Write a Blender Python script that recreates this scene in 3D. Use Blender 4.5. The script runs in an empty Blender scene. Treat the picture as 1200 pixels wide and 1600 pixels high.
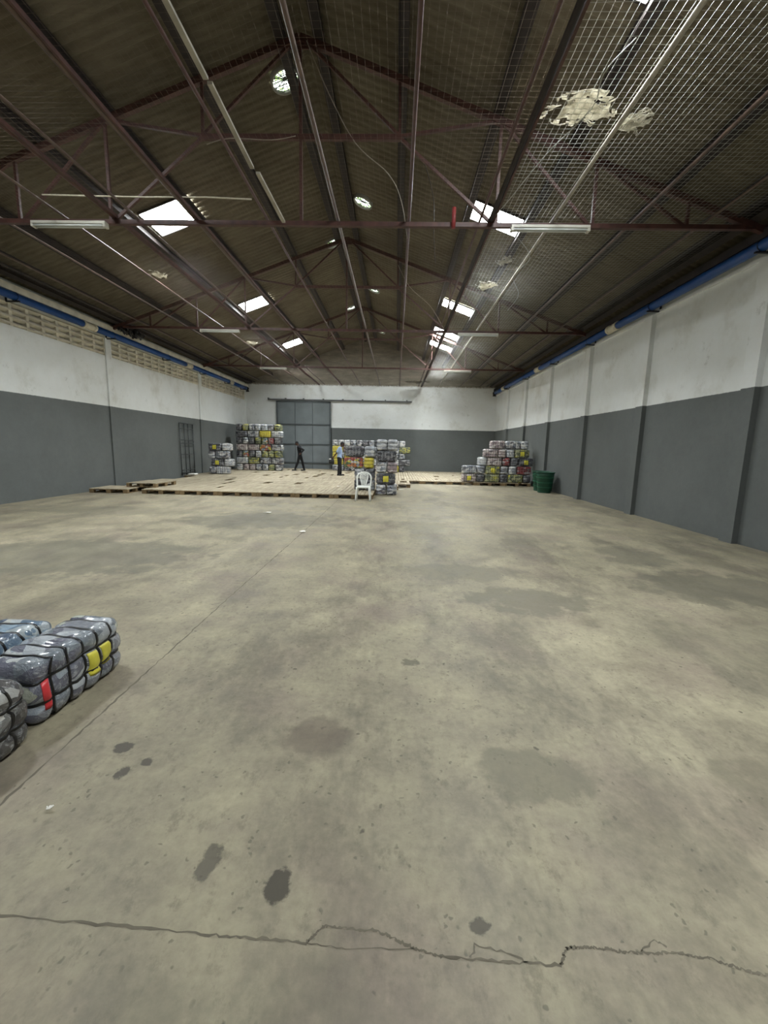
import bpy, bmesh, math, random
from mathutils import Vector, Matrix, noise
C = bpy.context.scene.collection
S = bpy.context.scene
PI = math.pi
# ---------------------------------------------------------------- camera
F_PX, PITCH, YAW, ROLL, EYE = 651.4, -0.1536, 0.0252, 0.022, 1.6
rot = (Matrix.Rotation(YAW, 3, 'Z') @ Matrix.Rotation(PITCH, 3, 'X')
       @ Matrix(((1, 0, 0), (0, 0, -1), (0, 1, 0))) @ Matrix.Rotation(ROLL, 3, 'Z'))
cam_d = bpy.data.cameras.new('camera')
cam = bpy.data.objects.new('camera', cam_d)
C.objects.link(cam)
cam.matrix_world = Matrix.Translation((0, 0, EYE)) @ rot.to_4x4()
cam_d.sensor_fit = 'HORIZONTAL'
cam_d.sensor_width = 36
cam_d.lens = F_PX / 1200 * 36
cam_d.clip_start = 0.05
cam_d.clip_end = 200
S.camera = cam
# ---------------------------------------------------------------- light and exposure
SKY_W = 42.0            # strength of the daylight coming through the clear roof sheets
VENT_W = 9.0
BEAM_W = 190.0           # watts of the downward daylight beam under each clear sheet
REAR_FILL_W = 1.2            # strength of an added, unseen fill lamp behind the camera
S.view_settings.view_transform = 'Standard'
S.view_settings.look = 'None'
S.view_settings.gamma = 1
S.view_settings.use_curve_mapping = False
S.view_settings.exposure = 0.5
w = bpy.data.worlds.new('world')
S.world = w
w.use_nodes = True
w.node_tree.nodes['Background'].inputs[0].default_value = (0.75, 0.85, 1.0, 1)
w.node_tree.nodes['Background'].inputs[1].default_value = 0.5
ld = bpy.data.lights.new('added_rear_fill', 'AREA')  # fill lamp added out of view; the front wall has no opening
ld.shape = 'RECTANGLE'
ld.size, ld.size_y = 5.0, 4.0
ld.energy = REAR_FILL_W * 20
ld.color = (0.96, 0.98, 1.0)
lo = bpy.data.objects.new('added_rear_fill', ld)
C.objects.link(lo)
lo.location = (2.0, -9.8, 2.2)
lo.rotation_euler = (PI / 2, 0, 0)

# ---------------------------------------------------------------- geometry of the hall
XC = -1.73
XL, XR = -9.74, 6.27
YB, YF = 27.24, -10.0
TIE = 5.375
TRUSS_Y = [-5.35, 1.23, 7.82, 14.41, 20.97]
def roof_z(x, z0=8.42):
    return z0 - 0.36 * abs(x - XC)
SL = math.atan(0.36)

# ---------------------------------------------------------------- materials
def srgb(r, g, b):
    f = lambda c: (c / 255) / 12.92 if c / 255 <= 0.04045 else (((c / 255) + 0.055) / 1.055) ** 2.4
    return (f(r), f(g), f(b), 1)
class NT:
    def __init__(s, name, rough=0.7, metal=0.0):
        s.m = bpy.data.materials.new(name)
        s.m.use_nodes = True
        s.t = s.m.node_tree
        s.b = s.t.nodes['Principled BSDF']
        s.b.inputs['Roughness'].default_value = rough
        s.b.inputs['Metallic'].default_value = metal
    def n(s, typ, **k):
        x = s.t.nodes.new(typ)
        for a, v in k.items():
            if a in x.inputs.keys():
                x.inputs[a].default_value = v
            else:
                setattr(x, a, v)
        return x
    def l(s, a, b):
        s.t.links.new(a, b)
    def coord(s, kind='Object', scale=(1, 1, 1), loc=(0, 0, 0)):
        tc = s.n('ShaderNodeTexCoord')
        mp = s.n('ShaderNodeMapping')
        mp.inputs['Scale'].default_value = scale
        mp.inputs['Location'].default_value = loc
        s.l(tc.outputs[kind], mp.inputs['Vector'])
        return mp.outputs[0]
    def noise(s, v, scale, detail=4, rough=0.55):
        x = s.n('ShaderNodeTexNoise')
        x.inputs['Scale'].default_value = scale
        x.inputs['Detail'].default_value = detail
        x.inputs['Roughness'].default_value = rough
        s.l(v, x.inputs['Vector'])
        return x.outputs[0]
    def ramp(s, v, stops, interp='LINEAR'):
        x = s.n('ShaderNodeValToRGB')
        r = x.color_ramp
        r.interpolation = interp
        while len(r.elements) > 1:
            r.elements.remove(r.elements[-1])
        r.elements[0].position, r.elements[0].color = stops[0]
        for p, c in stops[1:]:
            e = r.elements.new(p)
            e.color = c
        s.l(v, x.inputs[0])
        return x.outputs[0]
    def mix(s, f, a, b, mode='MIX'):
        x = s.n('ShaderNodeMix', data_type='RGBA', blend_type=mode)
        for sock, v in ((x.inputs[0], f), (x.inputs[6], a), (x.inputs[7], b)):
            if hasattr(v, 'links'):
                s.l(v, sock)
            else:
                sock.default_value = v
        return x.outputs[2]
    def bump(s, v, strength=0.3, dist=0.02):
        x = s.n('ShaderNodeBump')
        x.inputs['Strength'].default_value = strength
        x.inputs['Distance'].default_value = dist
        s.l(v, x.inputs['Height'])
        s.l(x.outputs[0], s.b.inputs['Normal'])
    def base(s, v):
        if hasattr(v, 'links'):
            s.l(v, s.b.inputs['Base Color'])
        else:
            s.b.inputs['Base Color'].default_value = v
def g(v):
    return (v, v, v, 1)
def simple(name, c, rough=0.6, metal=0.0, var=0.25, scale=6.0, spec=None):
    m = NT(name, rough, metal)
    v = m.coord('Object')
    nz = m.noise(v, scale, 5)
    dark = tuple(x * (1 - var) for x in c[:3]) + (1,)
    lite = tuple(min(1, x * (1 + var)) for x in c[:3]) + (1,)
    m.base(m.ramp(nz, [(0.3, dark), (0.7, lite)]))
    if spec is not None:
        m.b.inputs['Specular IOR Level'].default_value = spec
    return m.m
def emis(name, c, s):
    m = NT(name)
    m.base(g(0.8))
    m.b.inputs['Emission Color'].default_value = c
    m.b.inputs['Emission Strength'].default_value = s
    return m.m

def floor_mat():
    m = NT('worn_concrete', 0.55)
    v = m.coord('Object')
    big = m.noise(v, 0.35, 5, 0.6)
    mid = m.noise(v, 2.2, 6, 0.65)
    fine = m.noise(v, 22, 5, 0.7)
    vx = m.coord('Object', (1.0, 0.45, 1))
    streak = m.noise(vx, 1.1, 6, 0.7)
    c = m.ramp(big, [(0.25, srgb(146, 136, 119)), (0.5, srgb(168, 157, 136)), (0.75, srgb(190, 179, 152))])
    c = m.mix(0.6, c, m.ramp(mid, [(0.32, srgb(122, 112, 98)), (0.5, srgb(168, 157, 136)), (0.72, srgb(204, 192, 164))]))
    c = m.mix(m.ramp(streak, [(0.38, g(0.7)), (0.50, g(0))]), c, srgb(124, 116, 103))
    gr = m.noise(m.coord('Object', (1.3, 0.9, 1), (5, 2, 0)), 9, 7, 0.75)
    c = m.mix(m.ramp(gr, [(0.54, g(0)), (0.66, g(0.45))]), c, srgb(112, 104, 90))
    c = m.mix(m.ramp(m.noise(m.coord('Object', (1, 1, 1), (9, 4, 0)), 1.3, 4), [(0.5, g(0)), (0.7, g(0.35))]), c, srgb(150, 130, 124))
    c = m.mix(0.4, c, m.ramp(fine, [(0.3, g(0.35)), (0.7, g(0.68))]), 'OVERLAY')
    # small dark pits and oil specks
    vo = m.n('ShaderNodeTexVoronoi')
    vo.inputs['Scale'].default_value = 8.0
    vo.inputs['Randomness'].default_value = 1.0
    dn = m.n('ShaderNodeTexNoise'); dn.inputs['Scale'].default_value = 30.0
    m.l(v, dn.inputs['Vector'])
    dv = m.n('ShaderNodeVectorMath', operation='MULTIPLY_ADD')
    m.l(dn.outputs['Color'], dv.inputs[0]); dv.inputs[1].default_value = (0.03, 0.05, 0.0)
    m.l(v, dv.inputs[2])
    m.l(dv.outputs[0], vo.inputs['Vector'])
    sel = m.noise(v, 3.1, 2)
    mul = m.n('ShaderNodeMath', operation='MULTIPLY')
    m.l(m.ramp(vo.outputs['Distance'], [(0.0, g(1)), (0.06, g(0.9)), (0.105, g(0))]), mul.inputs[0])
    m.l(m.ramp(sel, [(0.50, g(0)), (0.58, g(0.8))]), mul.inputs[1])
    c = m.mix(mul.outputs[0], c, srgb(84, 78, 68))
    vo2 = m.n('ShaderNodeTexVoronoi')
    vo2.inputs['Scale'].default_value = 22.0
    m.l(dv.outputs[0], vo2.inputs['Vector'])
    sel2 = m.noise(v, 4.7, 3)
    mul2 = m.n('ShaderNodeMath', operation='MULTIPLY')
    m.l(m.ramp(vo2.outputs['Distance'], [(0.0, g(1)), (0.13, g(0.9)), (0.2, g(0))]), mul2.inputs[0])
    m.l(m.ramp(sel2, [(0.49, g(0)), (0.56, g(0.6))]), mul2.inputs[1])
    c = m.mix(mul2.outputs[0], c, srgb(96, 90, 78))
    # damp patches and repairs at the places they have in the hall
    geo = m.n('ShaderNodeNewGeometry')
    sep = m.n('ShaderNodeSeparateXYZ')
    m.l(geo.outputs['Position'], sep.inputs[0])
    wob = m.noise(v, 3.0, 6, 0.65)
    wob2 = m.noise(v, 16.0, 5, 0.6)
    patches = [(-0.39, 2.10, .20, .16, .5, (116, 102, 92)), (0.73, 1.88, .27, .21, .55, (126, 120, 104)),
               (-0.39, 1.29, .05, .07, .85, (84, 78, 68)), (-0.68, 1.37, .04, .09, .7, (96, 90, 80)),
               (1.50, 4.35, .75, .42, .68, (124, 118, 104)), (0.85, 5.35, .85, .40, .52, (126, 120, 106)),
               (1.9, 1.85, .35, .22, .4, (118, 112, 96)), (-2.9, 8.7, 1.7, 1.0, .55, (120, 115, 103)),
               (-4.6, 5.6, 1.9, 1.1, .55, (118, 114, 102)), (4.0, 5.0, 1.1, .7, .6, (122, 116, 102)),
               (3.75, 6.5, .55, .7, .5, (120, 114, 102)), (-3.0, 9.4, .9, .8, .4, (124, 118, 106)),
               (-6.5, 9.5, 2.0, .7, .35, (128, 122, 108)), (0.6, 8.6, .7, .5, .35, (134, 128, 110)),
               (-1.4, 1.95, .05, .05, .8, (86, 80, 72)), (-1.30, 1.78, .04, .04, .8, (86, 80, 72)),
               (-1.22, 1.86, .03, .03, .8, (86, 80, 72)), (0.15, 2.95, .08, .05, .6, (96, 90, 78)),
               (0.33, 1.19, .035, .03, .8, (92, 86, 74)), (3.1, 3.4, 1.1, .5, .3, (130, 124, 106)),
               (-2.35, 1.2, .7, .8, .3, (112, 106, 94)), (-0.4, 0.55, .9, .5, .25, (116, 112, 98))]
    for (px, py, rx, ry, st, col) in patches:
        d = []
        for o, pc, rr in (('X', px, rx), ('Y', py, ry)):
            a = m.n('ShaderNodeMath', operation='SUBTRACT')
            m.l(sep.outputs[o], a.inputs[0]); a.inputs[1].default_value = pc
            b = m.n('ShaderNodeMath', operation='DIVIDE')
            m.l(a.outputs[0], b.inputs[0]); b.inputs[1].default_value = rr
            e = m.n('ShaderNodeMath', operation='POWER')
            ab = m.n('ShaderNodeMath', operation='ABSOLUTE')
            m.l(b.outputs[0], ab.inputs[0])
            m.l(ab.outputs[0], e.inputs[0]); e.inputs[1].default_value = 2
            d.append(e.outputs[0])
        a = m.n('ShaderNodeMath', operation='ADD')
        m.l(d[0], a.inputs[0]); m.l(d[1], a.inputs[1])
        ml = m.n('ShaderNodeMath', operation='MULTIPLY_ADD')
        m.l(wob if rx > .12 else wob2, ml.inputs[0]); ml.inputs[1].default_value = 3.6
        m.l(a.outputs[0], ml.inputs[2])
        f = m.ramp(ml.outputs[0], [(0.0, g(st)), (0.0, g(st))])
        mr = m.n('ShaderNodeMapRange')
        m.l(ml.outputs[0], mr.inputs[0])
        mr.inputs[1].default_value = 2.40; mr.inputs[2].default_value = 2.85
        mr.inputs[3].default_value = min(1.0, st * 1.1); mr.inputs[4].default_value = 0
        c = m.mix(mr.outputs[0], c, srgb(*col))
    c = m.mix(1.0, c, srgb(213, 216, 211), 'MULTIPLY')
    m.base(c)
    m.l(m.ramp(mid, [(0.3, g(0.42)), (0.7, g(0.68))]), m.b.inputs['Roughness'])
    m.b.inputs['Specular IOR Level'].default_value = 0.3
    m.bump(fine, 0.35, 0.004)
    return m.m

def wall_mat(name, dirty_top=None):
    m = NT(name, 0.75)
    v = m.coord('Object')
    geo = m.n('ShaderNodeNewGeometry')
    sep = m.n('ShaderNodeSeparateXYZ')
    m.l(geo.outputs['Position'], sep.inputs[0])
    nz = m.noise(v, 0.8, 6, 0.65)
    fn = m.noise(v, 9, 5, 0.7)
    white = m.ramp(nz, [(0.28, srgb(204, 204, 196)), (0.45, srgb(226, 228, 225)), (0.7, srgb(233, 236, 235))])
    white = m.mix(m.ramp(m.noise(v, 2.3, 8, 0.75), [(0.60, g(0)), (0.72, g(0.5))]), white, srgb(150, 148, 138))
    grey = m.ramp(nz, [(0.3, srgb(93, 97, 95)), (0.7, srgb(102, 106, 104))])
    grey = m.mix(m.ramp(m.noise(v, 5, 6, 0.8), [(0.68, g(0)), (0.78, g(0.35))]), grey, srgb(150, 150, 146))
    def step(h, wd=0.004, nzamp=0.0):
        mr = m.n('ShaderNodeMapRange')
        if nzamp:
            ad = m.n('ShaderNodeMath', operation='MULTIPLY_ADD')
            m.l(fn, ad.inputs[0]); ad.inputs[1].default_value = nzamp
            m.l(sep.outputs['Z'], ad.inputs[2])
            m.l(ad.outputs[0], mr.inputs[0]); h2 = h + nzamp * 0.5
        else:
            m.l(sep.outputs['Z'], mr.inputs[0]); h2 = h
        mr.inputs[1].default_value = h2 - wd; mr.inputs[2].default_value = h2 + wd
        return mr.outputs[0]
    c = m.mix(step(2.775, 0.004, 0.02), grey, white)
    if dirty_top:
        bn = m.noise(m.coord('Object', (0.6, 1, 3)), 1.6, 7, 0.7)
        dirt = m.ramp(bn, [(0.3, srgb(104, 97, 84)), (0.55, srgb(134, 126, 111)), (0.75, srgb(166, 158, 141))])
        c = m.mix(step(dirty_top, 0.05, 0.25), c, dirt)
    c = m.mix(0.2, c, m.ramp(fn, [(0.3, g(0.38)), (0.7, g(0.62))]), 'OVERLAY')
    m.base(c)
    m.bump(fn, 0.25, 0.01)
    return m.m

def roof_mat():
    m = NT('aged_roof_sheet', 0.85)
    v = m.coord('Object')
    nz = m.noise(v, 0.7, 6, 0.65)
    c = m.ramp(nz, [(0.3, srgb(96, 86, 70)), (0.55, srgb(122, 113, 94)), (0.75, srgb(140, 133, 113))])
    c = m.mix(0.5, c, m.ramp(m.noise(m.coord('Object', (1, 7, 1)), 1.5, 5, .7), [(0.3, srgb(72, 66, 56)), (0.7, srgb(122, 116, 100))]))
    m.base(c)
    m.b.inputs['Specular IOR Level'].default_value = 0.2
    return m.m

def wood_mat(name, a, b, sc=(3, 12, 3)):
    m = NT(name, 0.8)
    tc = m.n('ShaderNodeTexCoord')
    oi = m.n('ShaderNodeObjectInfo')
    ad = m.n('ShaderNodeVectorMath', operation='ADD')
    m.l(tc.outputs['Object'], ad.inputs[0])
    m.l(oi.outputs['Location'], ad.inputs[1])
    mp = m.n('ShaderNodeMapping')
    mp.inputs['Scale'].default_value = sc
    m.l(ad.outputs[0], mp.inputs['Vector'])
    nz = m.noise(mp.outputs[0], 1.0, 6, 0.65)
    c = m.ramp(nz, [(0.3, a), (0.7, b)])
    c = m.mix(0.25, c, m.ramp(oi.outputs['Random'], [(0, g(0.3)), (1, g(0.65))]), 'OVERLAY')
    m.base(c)
    return m.m

def bale_mat(name, cols, rough=0.32, scale=9.0):
    """bundled clothing pressed under clear plastic film: patches of cloth colour, glossy film"""
    m = NT(name, rough)
    tc = m.n('ShaderNodeTexCoord')
    oi = m.n('ShaderNodeObjectInfo')
    sc = m.n('ShaderNodeMath', operation='MULTIPLY')
    m.l(oi.outputs['Random'], sc.inputs[0]); sc.inputs[1].default_value = 37.0
    ad = m.n('ShaderNodeVectorMath', operation='ADD')
    m.l(tc.outputs['Object'], ad.inputs[0]); m.l(sc.outputs[0], ad.inputs[1])
    nzc = m.n('ShaderNodeTexNoise')
    nzc.inputs['Scale'].default_value = 5.0
    nzc.inputs['Detail'].default_value = 3
    m.l(ad.outputs[0], nzc.inputs['Vector'])
    ds = m.n('ShaderNodeVectorMath', operation='MULTIPLY_ADD')
    m.l(nzc.outputs['Color'], ds.inputs[0]); ds.inputs[1].default_value = (0.18, 0.18, 0.1)
    m.l(ad.outputs[0], ds.inputs[2])
    vo = m.n('ShaderNodeTexVoronoi')
    vo.inputs['Scale'].default_value = scale
    mp = m.n('ShaderNodeMapping')
    mp.inputs['Scale'].default_value = (1, 0.8, 1.4)
    m.l(ds.outputs[0], mp.inputs['Vector'])
    m.l(mp.outputs[0], vo.inputs['Vector'])
    sep = m.n('ShaderNodeSeparateColor')
    m.l(vo.outputs['Color'], sep.inputs[0])
    n = len(cols)
    c = m.ramp(sep.outputs[0], [(i / n, srgb(*k)) for i, k in enumerate(cols)], 'CONSTANT')
    cm = m.n('ShaderNodeMapping')
    cm.inputs['Scale'].default_value = (9, 30, 22)
    m.l(ds.outputs[0], cm.inputs['Vector'])
    film = m.noise(cm.outputs[0], 1.6, 6, 0.68)
    c = m.mix(m.ramp(film, [(0.52, g(0)), (0.68, g(0.6))]), c, srgb(208, 212, 212))  # pale crinkle highlights of the film painted into the colour
    m.base(c)
    m.b.inputs['Coat Weight'].default_value = 0.6
    m.b.inputs['Coat Roughness'].default_value = 0.12
    m.bump(film, 1.0, 0.02)
    return m.m

M = dict(
    floor=floor_mat(), wall=wall_mat('painted_wall'), gable=wall_mat('painted_end_wall', 5.42), roof=roof_mat(),
    steel=simple('red_oxide_steel', srgb(78, 49, 42), 0.55, 0.0, 0.35, 8),
    dksteel=simple('dark_purlin_steel', srgb(40, 32, 29), 0.7, 0.0, 0.4, 6),
    runner=simple('dusty_brown_pipe', srgb(92, 74, 64), 0.45, 0.2, 0.35, 5),
    pale=simple('pale_dusty_channel_and_lit_pipe', srgb(166, 160, 146), 0.6, 0, 0.2, 5),
    wire=simple('galvanised_wire', srgb(150, 150, 142), 0.5, 0.2, 0.15, 3),
    dimwire=simple('shade_toned_wire', srgb(104, 92, 78), 0.7, 0, 0.2, 3),  # darker wire colour painting the dimness of net away from the skylights
    cable=simple('grey_cable', srgb(150, 140, 126), 0.6),
    dcable=simple('dark_cable', srgb(50, 44, 40), 0.6),
    blue=simple('blue_pipe_paint', srgb(18, 70, 136), 0.4, 0, 0.15, 3),
    cream=simple('cream_plaster', srgb(216, 210, 192), 0.85, 0, 0.2, 3),
    ivory=simple('ivory_pvc', srgb(214, 206, 184), 0.5, 0, 0.1, 3),
    black=simple('black_metal', srgb(30, 28, 28), 0.5),
    tube=simple('frosted_tube_glass', srgb(222, 226, 222), 0.3, 0, 0.05, 3),
    lampbody=simple('white_lamp_metal', srgb(196, 192, 180), 0.5, 0, 0.1, 3),
    gate=simple('grey_door_sheet', srgb(112, 119, 121), 0.55, 0, 0.12, 1.4),
    gatefr=simple('grey_door_frame', srgb(80, 86, 88), 0.5, 0, 0.15, 3),
    rail=simple('grey_rail_steel', srgb(92, 92, 92), 0.5, 0.2, 0.2, 3),
    rack=simple('rack_steel', srgb(66, 70, 70), 0.5, 0.2, 0.2, 3),
    wood=wood_mat('pallet_boards', srgb(138, 127, 106), srgb(184, 173, 148), (14, 1.5, 3)),
    woodd=wood_mat('pallet_blocks', srgb(92, 76, 52), srgb(140, 118, 84), (6, 6, 6)),
    crack=simple('crack_dirt', srgb(98, 92, 78), 0.9),
    repair=simple('mortar_edge', srgb(150, 144, 124), 0.9),
    chair=simple('white_chair_plastic', srgb(232, 234, 228), 0.35, 0, 0.03, 3),
    green=simple('green_basket_plastic', srgb(16, 68, 48), 0.45, 0, 0.15, 4),
    lgreen=simple('worn_green_plastic', srgb(52, 122, 92), 0.5, 0, 0.15, 4),
    strap=simple('black_strap', srgb(14, 14, 16), 0.35, 0, 0.2, 4),
    ylabel=simple('yellow_label', srgb(204, 196, 70), 0.4, 0, 0.12, 14),
    rlabel=simple('red_cloth_patch', srgb(196, 50, 56), 0.35, 0, 0.15, 10),
    skin=simple('dark_brown_skin', srgb(70, 46, 36), 0.5, 0, 0.1, 4),
    hair=simple('black_hair', srgb(14, 12, 12), 0.8),
    dkshirt=simple('black_cloth', srgb(24, 24, 28), 0.9),
    blshirt=simple('pale_blue_shirt', srgb(150, 170, 204), 0.85, 0, 0.08, 4),
    trouser=simple('black_trousers', srgb(14, 14, 18), 0.9),
    shoe=simple('black_shoes', srgb(16, 15, 15), 0.5),
    paper=simple('white_paper', srgb(232, 230, 222), 0.8, 0, 0.03),
    debris=simple('dusty_sheet_and_daylit_net', srgb(206, 202, 190), 0.6, 0, 0.25, 8),
    sky=emis('bright_clear_roof_sheet', (0.92, 0.98, 1.0, 1), SKY_W),
    bag=simple('black_bag', srgb(20, 20, 22), 0.5),
)
def vent_mat():
    m = NT('vent_daylight')
    v = m.coord('Object')
    nz = m.noise(v, 9, 4)
    m.base(g(0.6))
    c = m.ramp(nz, [(0.42, srgb(90, 120, 60)), (0.5, srgb(225, 235, 225)), (0.7, srgb(250, 252, 250))])
    m.l(c, m.b.inputs['Emission Color'])
    m.b.inputs['Emission Strength'].default_value = VENT_W
    return m.m
M['vent'] = vent_mat()
def film_mat():
    m = NT('dusty_film_and_daylit_net', 0.5)
    v = m.coord('Object')
    c = m.ramp(m.noise(v, 7, 6, .7), [(0.35, srgb(120, 116, 102)), (0.65, srgb(176, 172, 160))])
    m.base(c)
    tr = m.n('ShaderNodeBsdfTranslucent')
    m.l(c, tr.inputs[0])
    mx = m.n('ShaderNodeMixShader')
    mx.inputs[0].default_value = 0.45
    m.l(m.b.outputs[0], mx.inputs[1]); m.l(tr.outputs[0], mx.inputs[2])
    m.l(mx.outputs[0], m.t.nodes['Material Output'].inputs['Surface'])
    return m.m
M['debris'] = film_mat()
GREYS = [(196, 198, 200), (120, 124, 130), (160, 164, 170), (78, 82, 92), (214, 214, 212), (100, 96, 100), (140, 146, 158), (176, 172, 168)]
BM = {
    'grey': bale_mat('film_over_grey_clothes', GREYS),
    'pale': bale_mat('film_over_pale_clothes', [(210, 212, 212), (186, 188, 190), (150, 154, 160), (222, 220, 214), (170, 176, 184)]),
    'dark': bale_mat('film_over_dark_clothes', [(60, 62, 70), (96, 98, 104), (40, 42, 50), (130, 130, 132), (74, 70, 78)]),
    'pinkish': bale_mat('film_over_pinkish_clothes', [(176, 158, 156), (150, 132, 136), (196, 184, 180), (120, 110, 112), (206, 200, 196)]),
    'yellow': bale_mat('film_over_yellow_clothes', [(206, 190, 44), (214, 200, 70), (186, 170, 34), (208, 194, 60)]),
    'greenish': bale_mat('film_over_olive_clothes', [(140, 146, 100), (96, 104, 72), (170, 170, 130), (80, 88, 66), (180, 176, 70)]),
    'red': bale_mat('film_over_red_clothes', [(132, 40, 44), (160, 150, 148), (112, 36, 40), (150, 60, 58), (100, 90, 92)]),
    'mixed': bale_mat('film_over_mixed_clothes', [(206, 196, 60), (180, 110, 60), (110, 130, 150), (190, 190, 190), (90, 110, 70), (150, 60, 50), (70, 74, 84)]),
}
BCOL = {'grey': 'grey', 'pale': 'pale silvery', 'dark': 'dark', 'pinkish': 'pinkish', 'yellow': 'yellow', 'greenish': 'olive', 'red': 'dark red', 'mixed': 'mixed-colour'}
BM['blue'] = bale_mat('film_over_blue_clothes', [(150, 176, 196), (196, 204, 208), (104, 128, 150), (176, 186, 190), (74, 92, 116), (204, 206, 200)])
BM['front'] = bale_mat('film_over_jeans_and_pale_clothes', [(172, 178, 184), (112, 114, 128), (204, 208, 208), (142, 146, 156), (190, 194, 178), (126, 134, 142), (186, 192, 198), (100, 102, 116), (160, 170, 180)], 0.24, 9)

BM['clear'] = bale_mat('crumpled_clear_film', [(120, 120, 118), (190, 190, 186), (64, 64, 66), (210, 208, 200), (90, 88, 86)], 0.2, 12)
# ---------------------------------------------------------------- mesh helpers
class MB:
    def __init__(s):
        s.bm = bmesh.new()
    def box(s, x0, x1, y0, y1, z0, z1, mi=0):
        v = [s.bm.verts.new(p) for p in ((x0, y0, z0), (x1, y0, z0), (x1, y1, z0), (x0, y1, z0), (x0, y0, z1), (x1, y0, z1), (x1, y1, z1), (x0, y1, z1))]
        for f in ((3, 2, 1, 0), (4, 5, 6, 7), (0, 1, 5, 4), (1, 2, 6, 5), (2, 3, 7, 6), (3, 0, 4, 7)):
            s.bm.faces.new([v[i] for i in f]).material_index = mi
        return s
    def bar(s, a, b, wd, ht, up=(0, 0, 1)):
        """rectangular bar from a to b, wd sideways and ht along up"""
        a, b = Vector(a), Vector(b)
        d = (b - a).normalized()
        u = Vector(up)
        sd = d.cross(u)
        if sd.length < 1e-4:
            sd = d.cross(Vector((1, 0, 0)))
        sd.normalize()
        u = sd.cross(d)
        v = []
        for p in (a, b):
            for i, j in ((-1, -1), (1, -1), (1, 1), (-1, 1)):
                v.append(s.bm.verts.new(p + sd * i * wd / 2 + u * j * ht / 2))
        for f in ((3, 2, 1, 0), (4, 5, 6, 7), (0, 1, 5, 4), (1, 2, 6, 5), (2, 3, 7, 6), (3, 0, 4, 7)):
            s.bm.faces.new([v[i] for i in f])
        return s
    def tube(s, pts, r, n=8, closed=False, r2=None):
        pts = [Vector(p) for p in pts]
        rings = []
        N = len(pts)
        for k, p in enumerate(pts):
            if closed:
                d = (pts[(k + 1) % N] - pts[k - 1]).normalized()
            else:
                d = (pts[min(k + 1, N - 1)] - pts[max(k - 1, 0)]).normalized()
            u = Vector((0, 0, 1)) if abs(d.z) < 0.9 else Vector((1, 0, 0))
            a = d.cross(u).normalized()
            b = a.cross(d)
            rr = r if r2 is None else r + (r2 - r) * k / (N - 1)
            rings.append([s.bm.verts.new(p + (a * math.cos(t) + b * math.sin(t)) * rr) for t in (2 * PI * i / n for i in range(n))])
        for k in range(N if closed else N - 1):
            A, B = rings[k], rings[(k + 1) % N]
            for i in range(n):
                s.bm.faces.new((A[i], A[(i + 1) % n], B[(i + 1) % n], B[i])).smooth = True
        if not closed:
            s.bm.faces.new(list(reversed(rings[0])))
            s.bm.faces.new(rings[-1])
        return s
    def loft(s, rings, cap=True, closed=True):
        R = [[s.bm.verts.new(p) for p in r] for r in rings]
        n = len(R[0])
        for k in range(len(R) - 1):
            for i in range(n if closed else n - 1):
                s.bm.faces.new((R[k][i], R[k][(i + 1) % n], R[k + 1][(i + 1) % n], R[k + 1][i])).smooth = True
        if cap:
            s.bm.faces.new(list(reversed(R[0])))
            s.bm.faces.new(R[-1])
        return s
    def build(s, name, mat, parent=None, bevel=0, smooth=False):
        if bevel:
            bmesh.ops.bevel(s.bm, geom=s.bm.edges[:], offset=bevel, segments=2, affect='EDGES', profile=0.5)
        bmesh.ops.recalc_face_normals(s.bm, faces=s.bm.faces[:])
        me = bpy.data.meshes.new(name)
        s.bm.to_mesh(me)
        s.bm.free()
        if smooth:
            for p in me.polygons:
                p.use_smooth = True
        me.materials.append(mat)
        o = bpy.data.objects.new(name, me)
        C.objects.link(o)
        if parent is not None:
            o.parent = parent
        return o
def tag(o, label=None, cat=None, group=None, kind=None):
    if label: o['label'] = label
    if cat: o['category'] = cat
    if group: o['group'] = group
    if kind: o['kind'] = kind
    return o
def empty(name, loc=(0, 0, 0), rz=0):
    o = bpy.data.objects.new(name, None)
    o.empty_display_size = 0.1
    C.objects.link(o)
    o.location = loc
    o.rotation_euler = (0, 0, rz)
    return o
KIDS = {}
def copy_tree(o, parent=None):
    c = o.copy()
    C.objects.link(c)
    if parent is not None:
        c.parent = parent
    for ch in list(o.children):
        copy_tree(ch, c)
    return c
ORD = ['first', 'second', 'third', 'fourth', 'fifth', 'sixth', 'seventh', 'eighth', 'ninth', 'tenth', 'eleventh', 'twelfth', 'thirteenth', 'fourteenth', 'fifteenth', 'sixteenth']
def structure(o):
    o['kind'] = 'structure'
    return o

# ---------------------------------------------------------------- the setting
fl = MB()
fl.box(XL - 0.3, XR + 0.3, YF - 0.2, YB + 0.3, -0.15, 0)
floor = structure(fl.build('floor', M['floor']))
random.seed(4)
def crack_strip(pts, w0, z=0.0008, seed=1, sub=6, jit=0.01):
    random.seed(seed)
    P = []
    for a, b in zip(pts[:-1], pts[1:]):
        for k in range(sub):
            t = k / sub
            P.append(Vector((a[0] + (b[0] - a[0]) * t + random.uniform(-jit, jit), a[1] + (b[1] - a[1]) * t + random.uniform(-jit, jit), 0)))
    P.append(Vector((pts[-1][0], pts[-1][1], 0)))
    L, R = [], []
    for k, p in enumerate(P):
        d = (P[min(k + 1, len(P) - 1)] - P[max(k - 1, 0)]).normalized()
        nrm = Vector((-d.y, d.x, 0))
        ww = w0 * random.uniform(0.35, 1.3)
        L.append(p + nrm * ww / 2)
        R.append(p - nrm * ww / 2)
    return L, R, z
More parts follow.
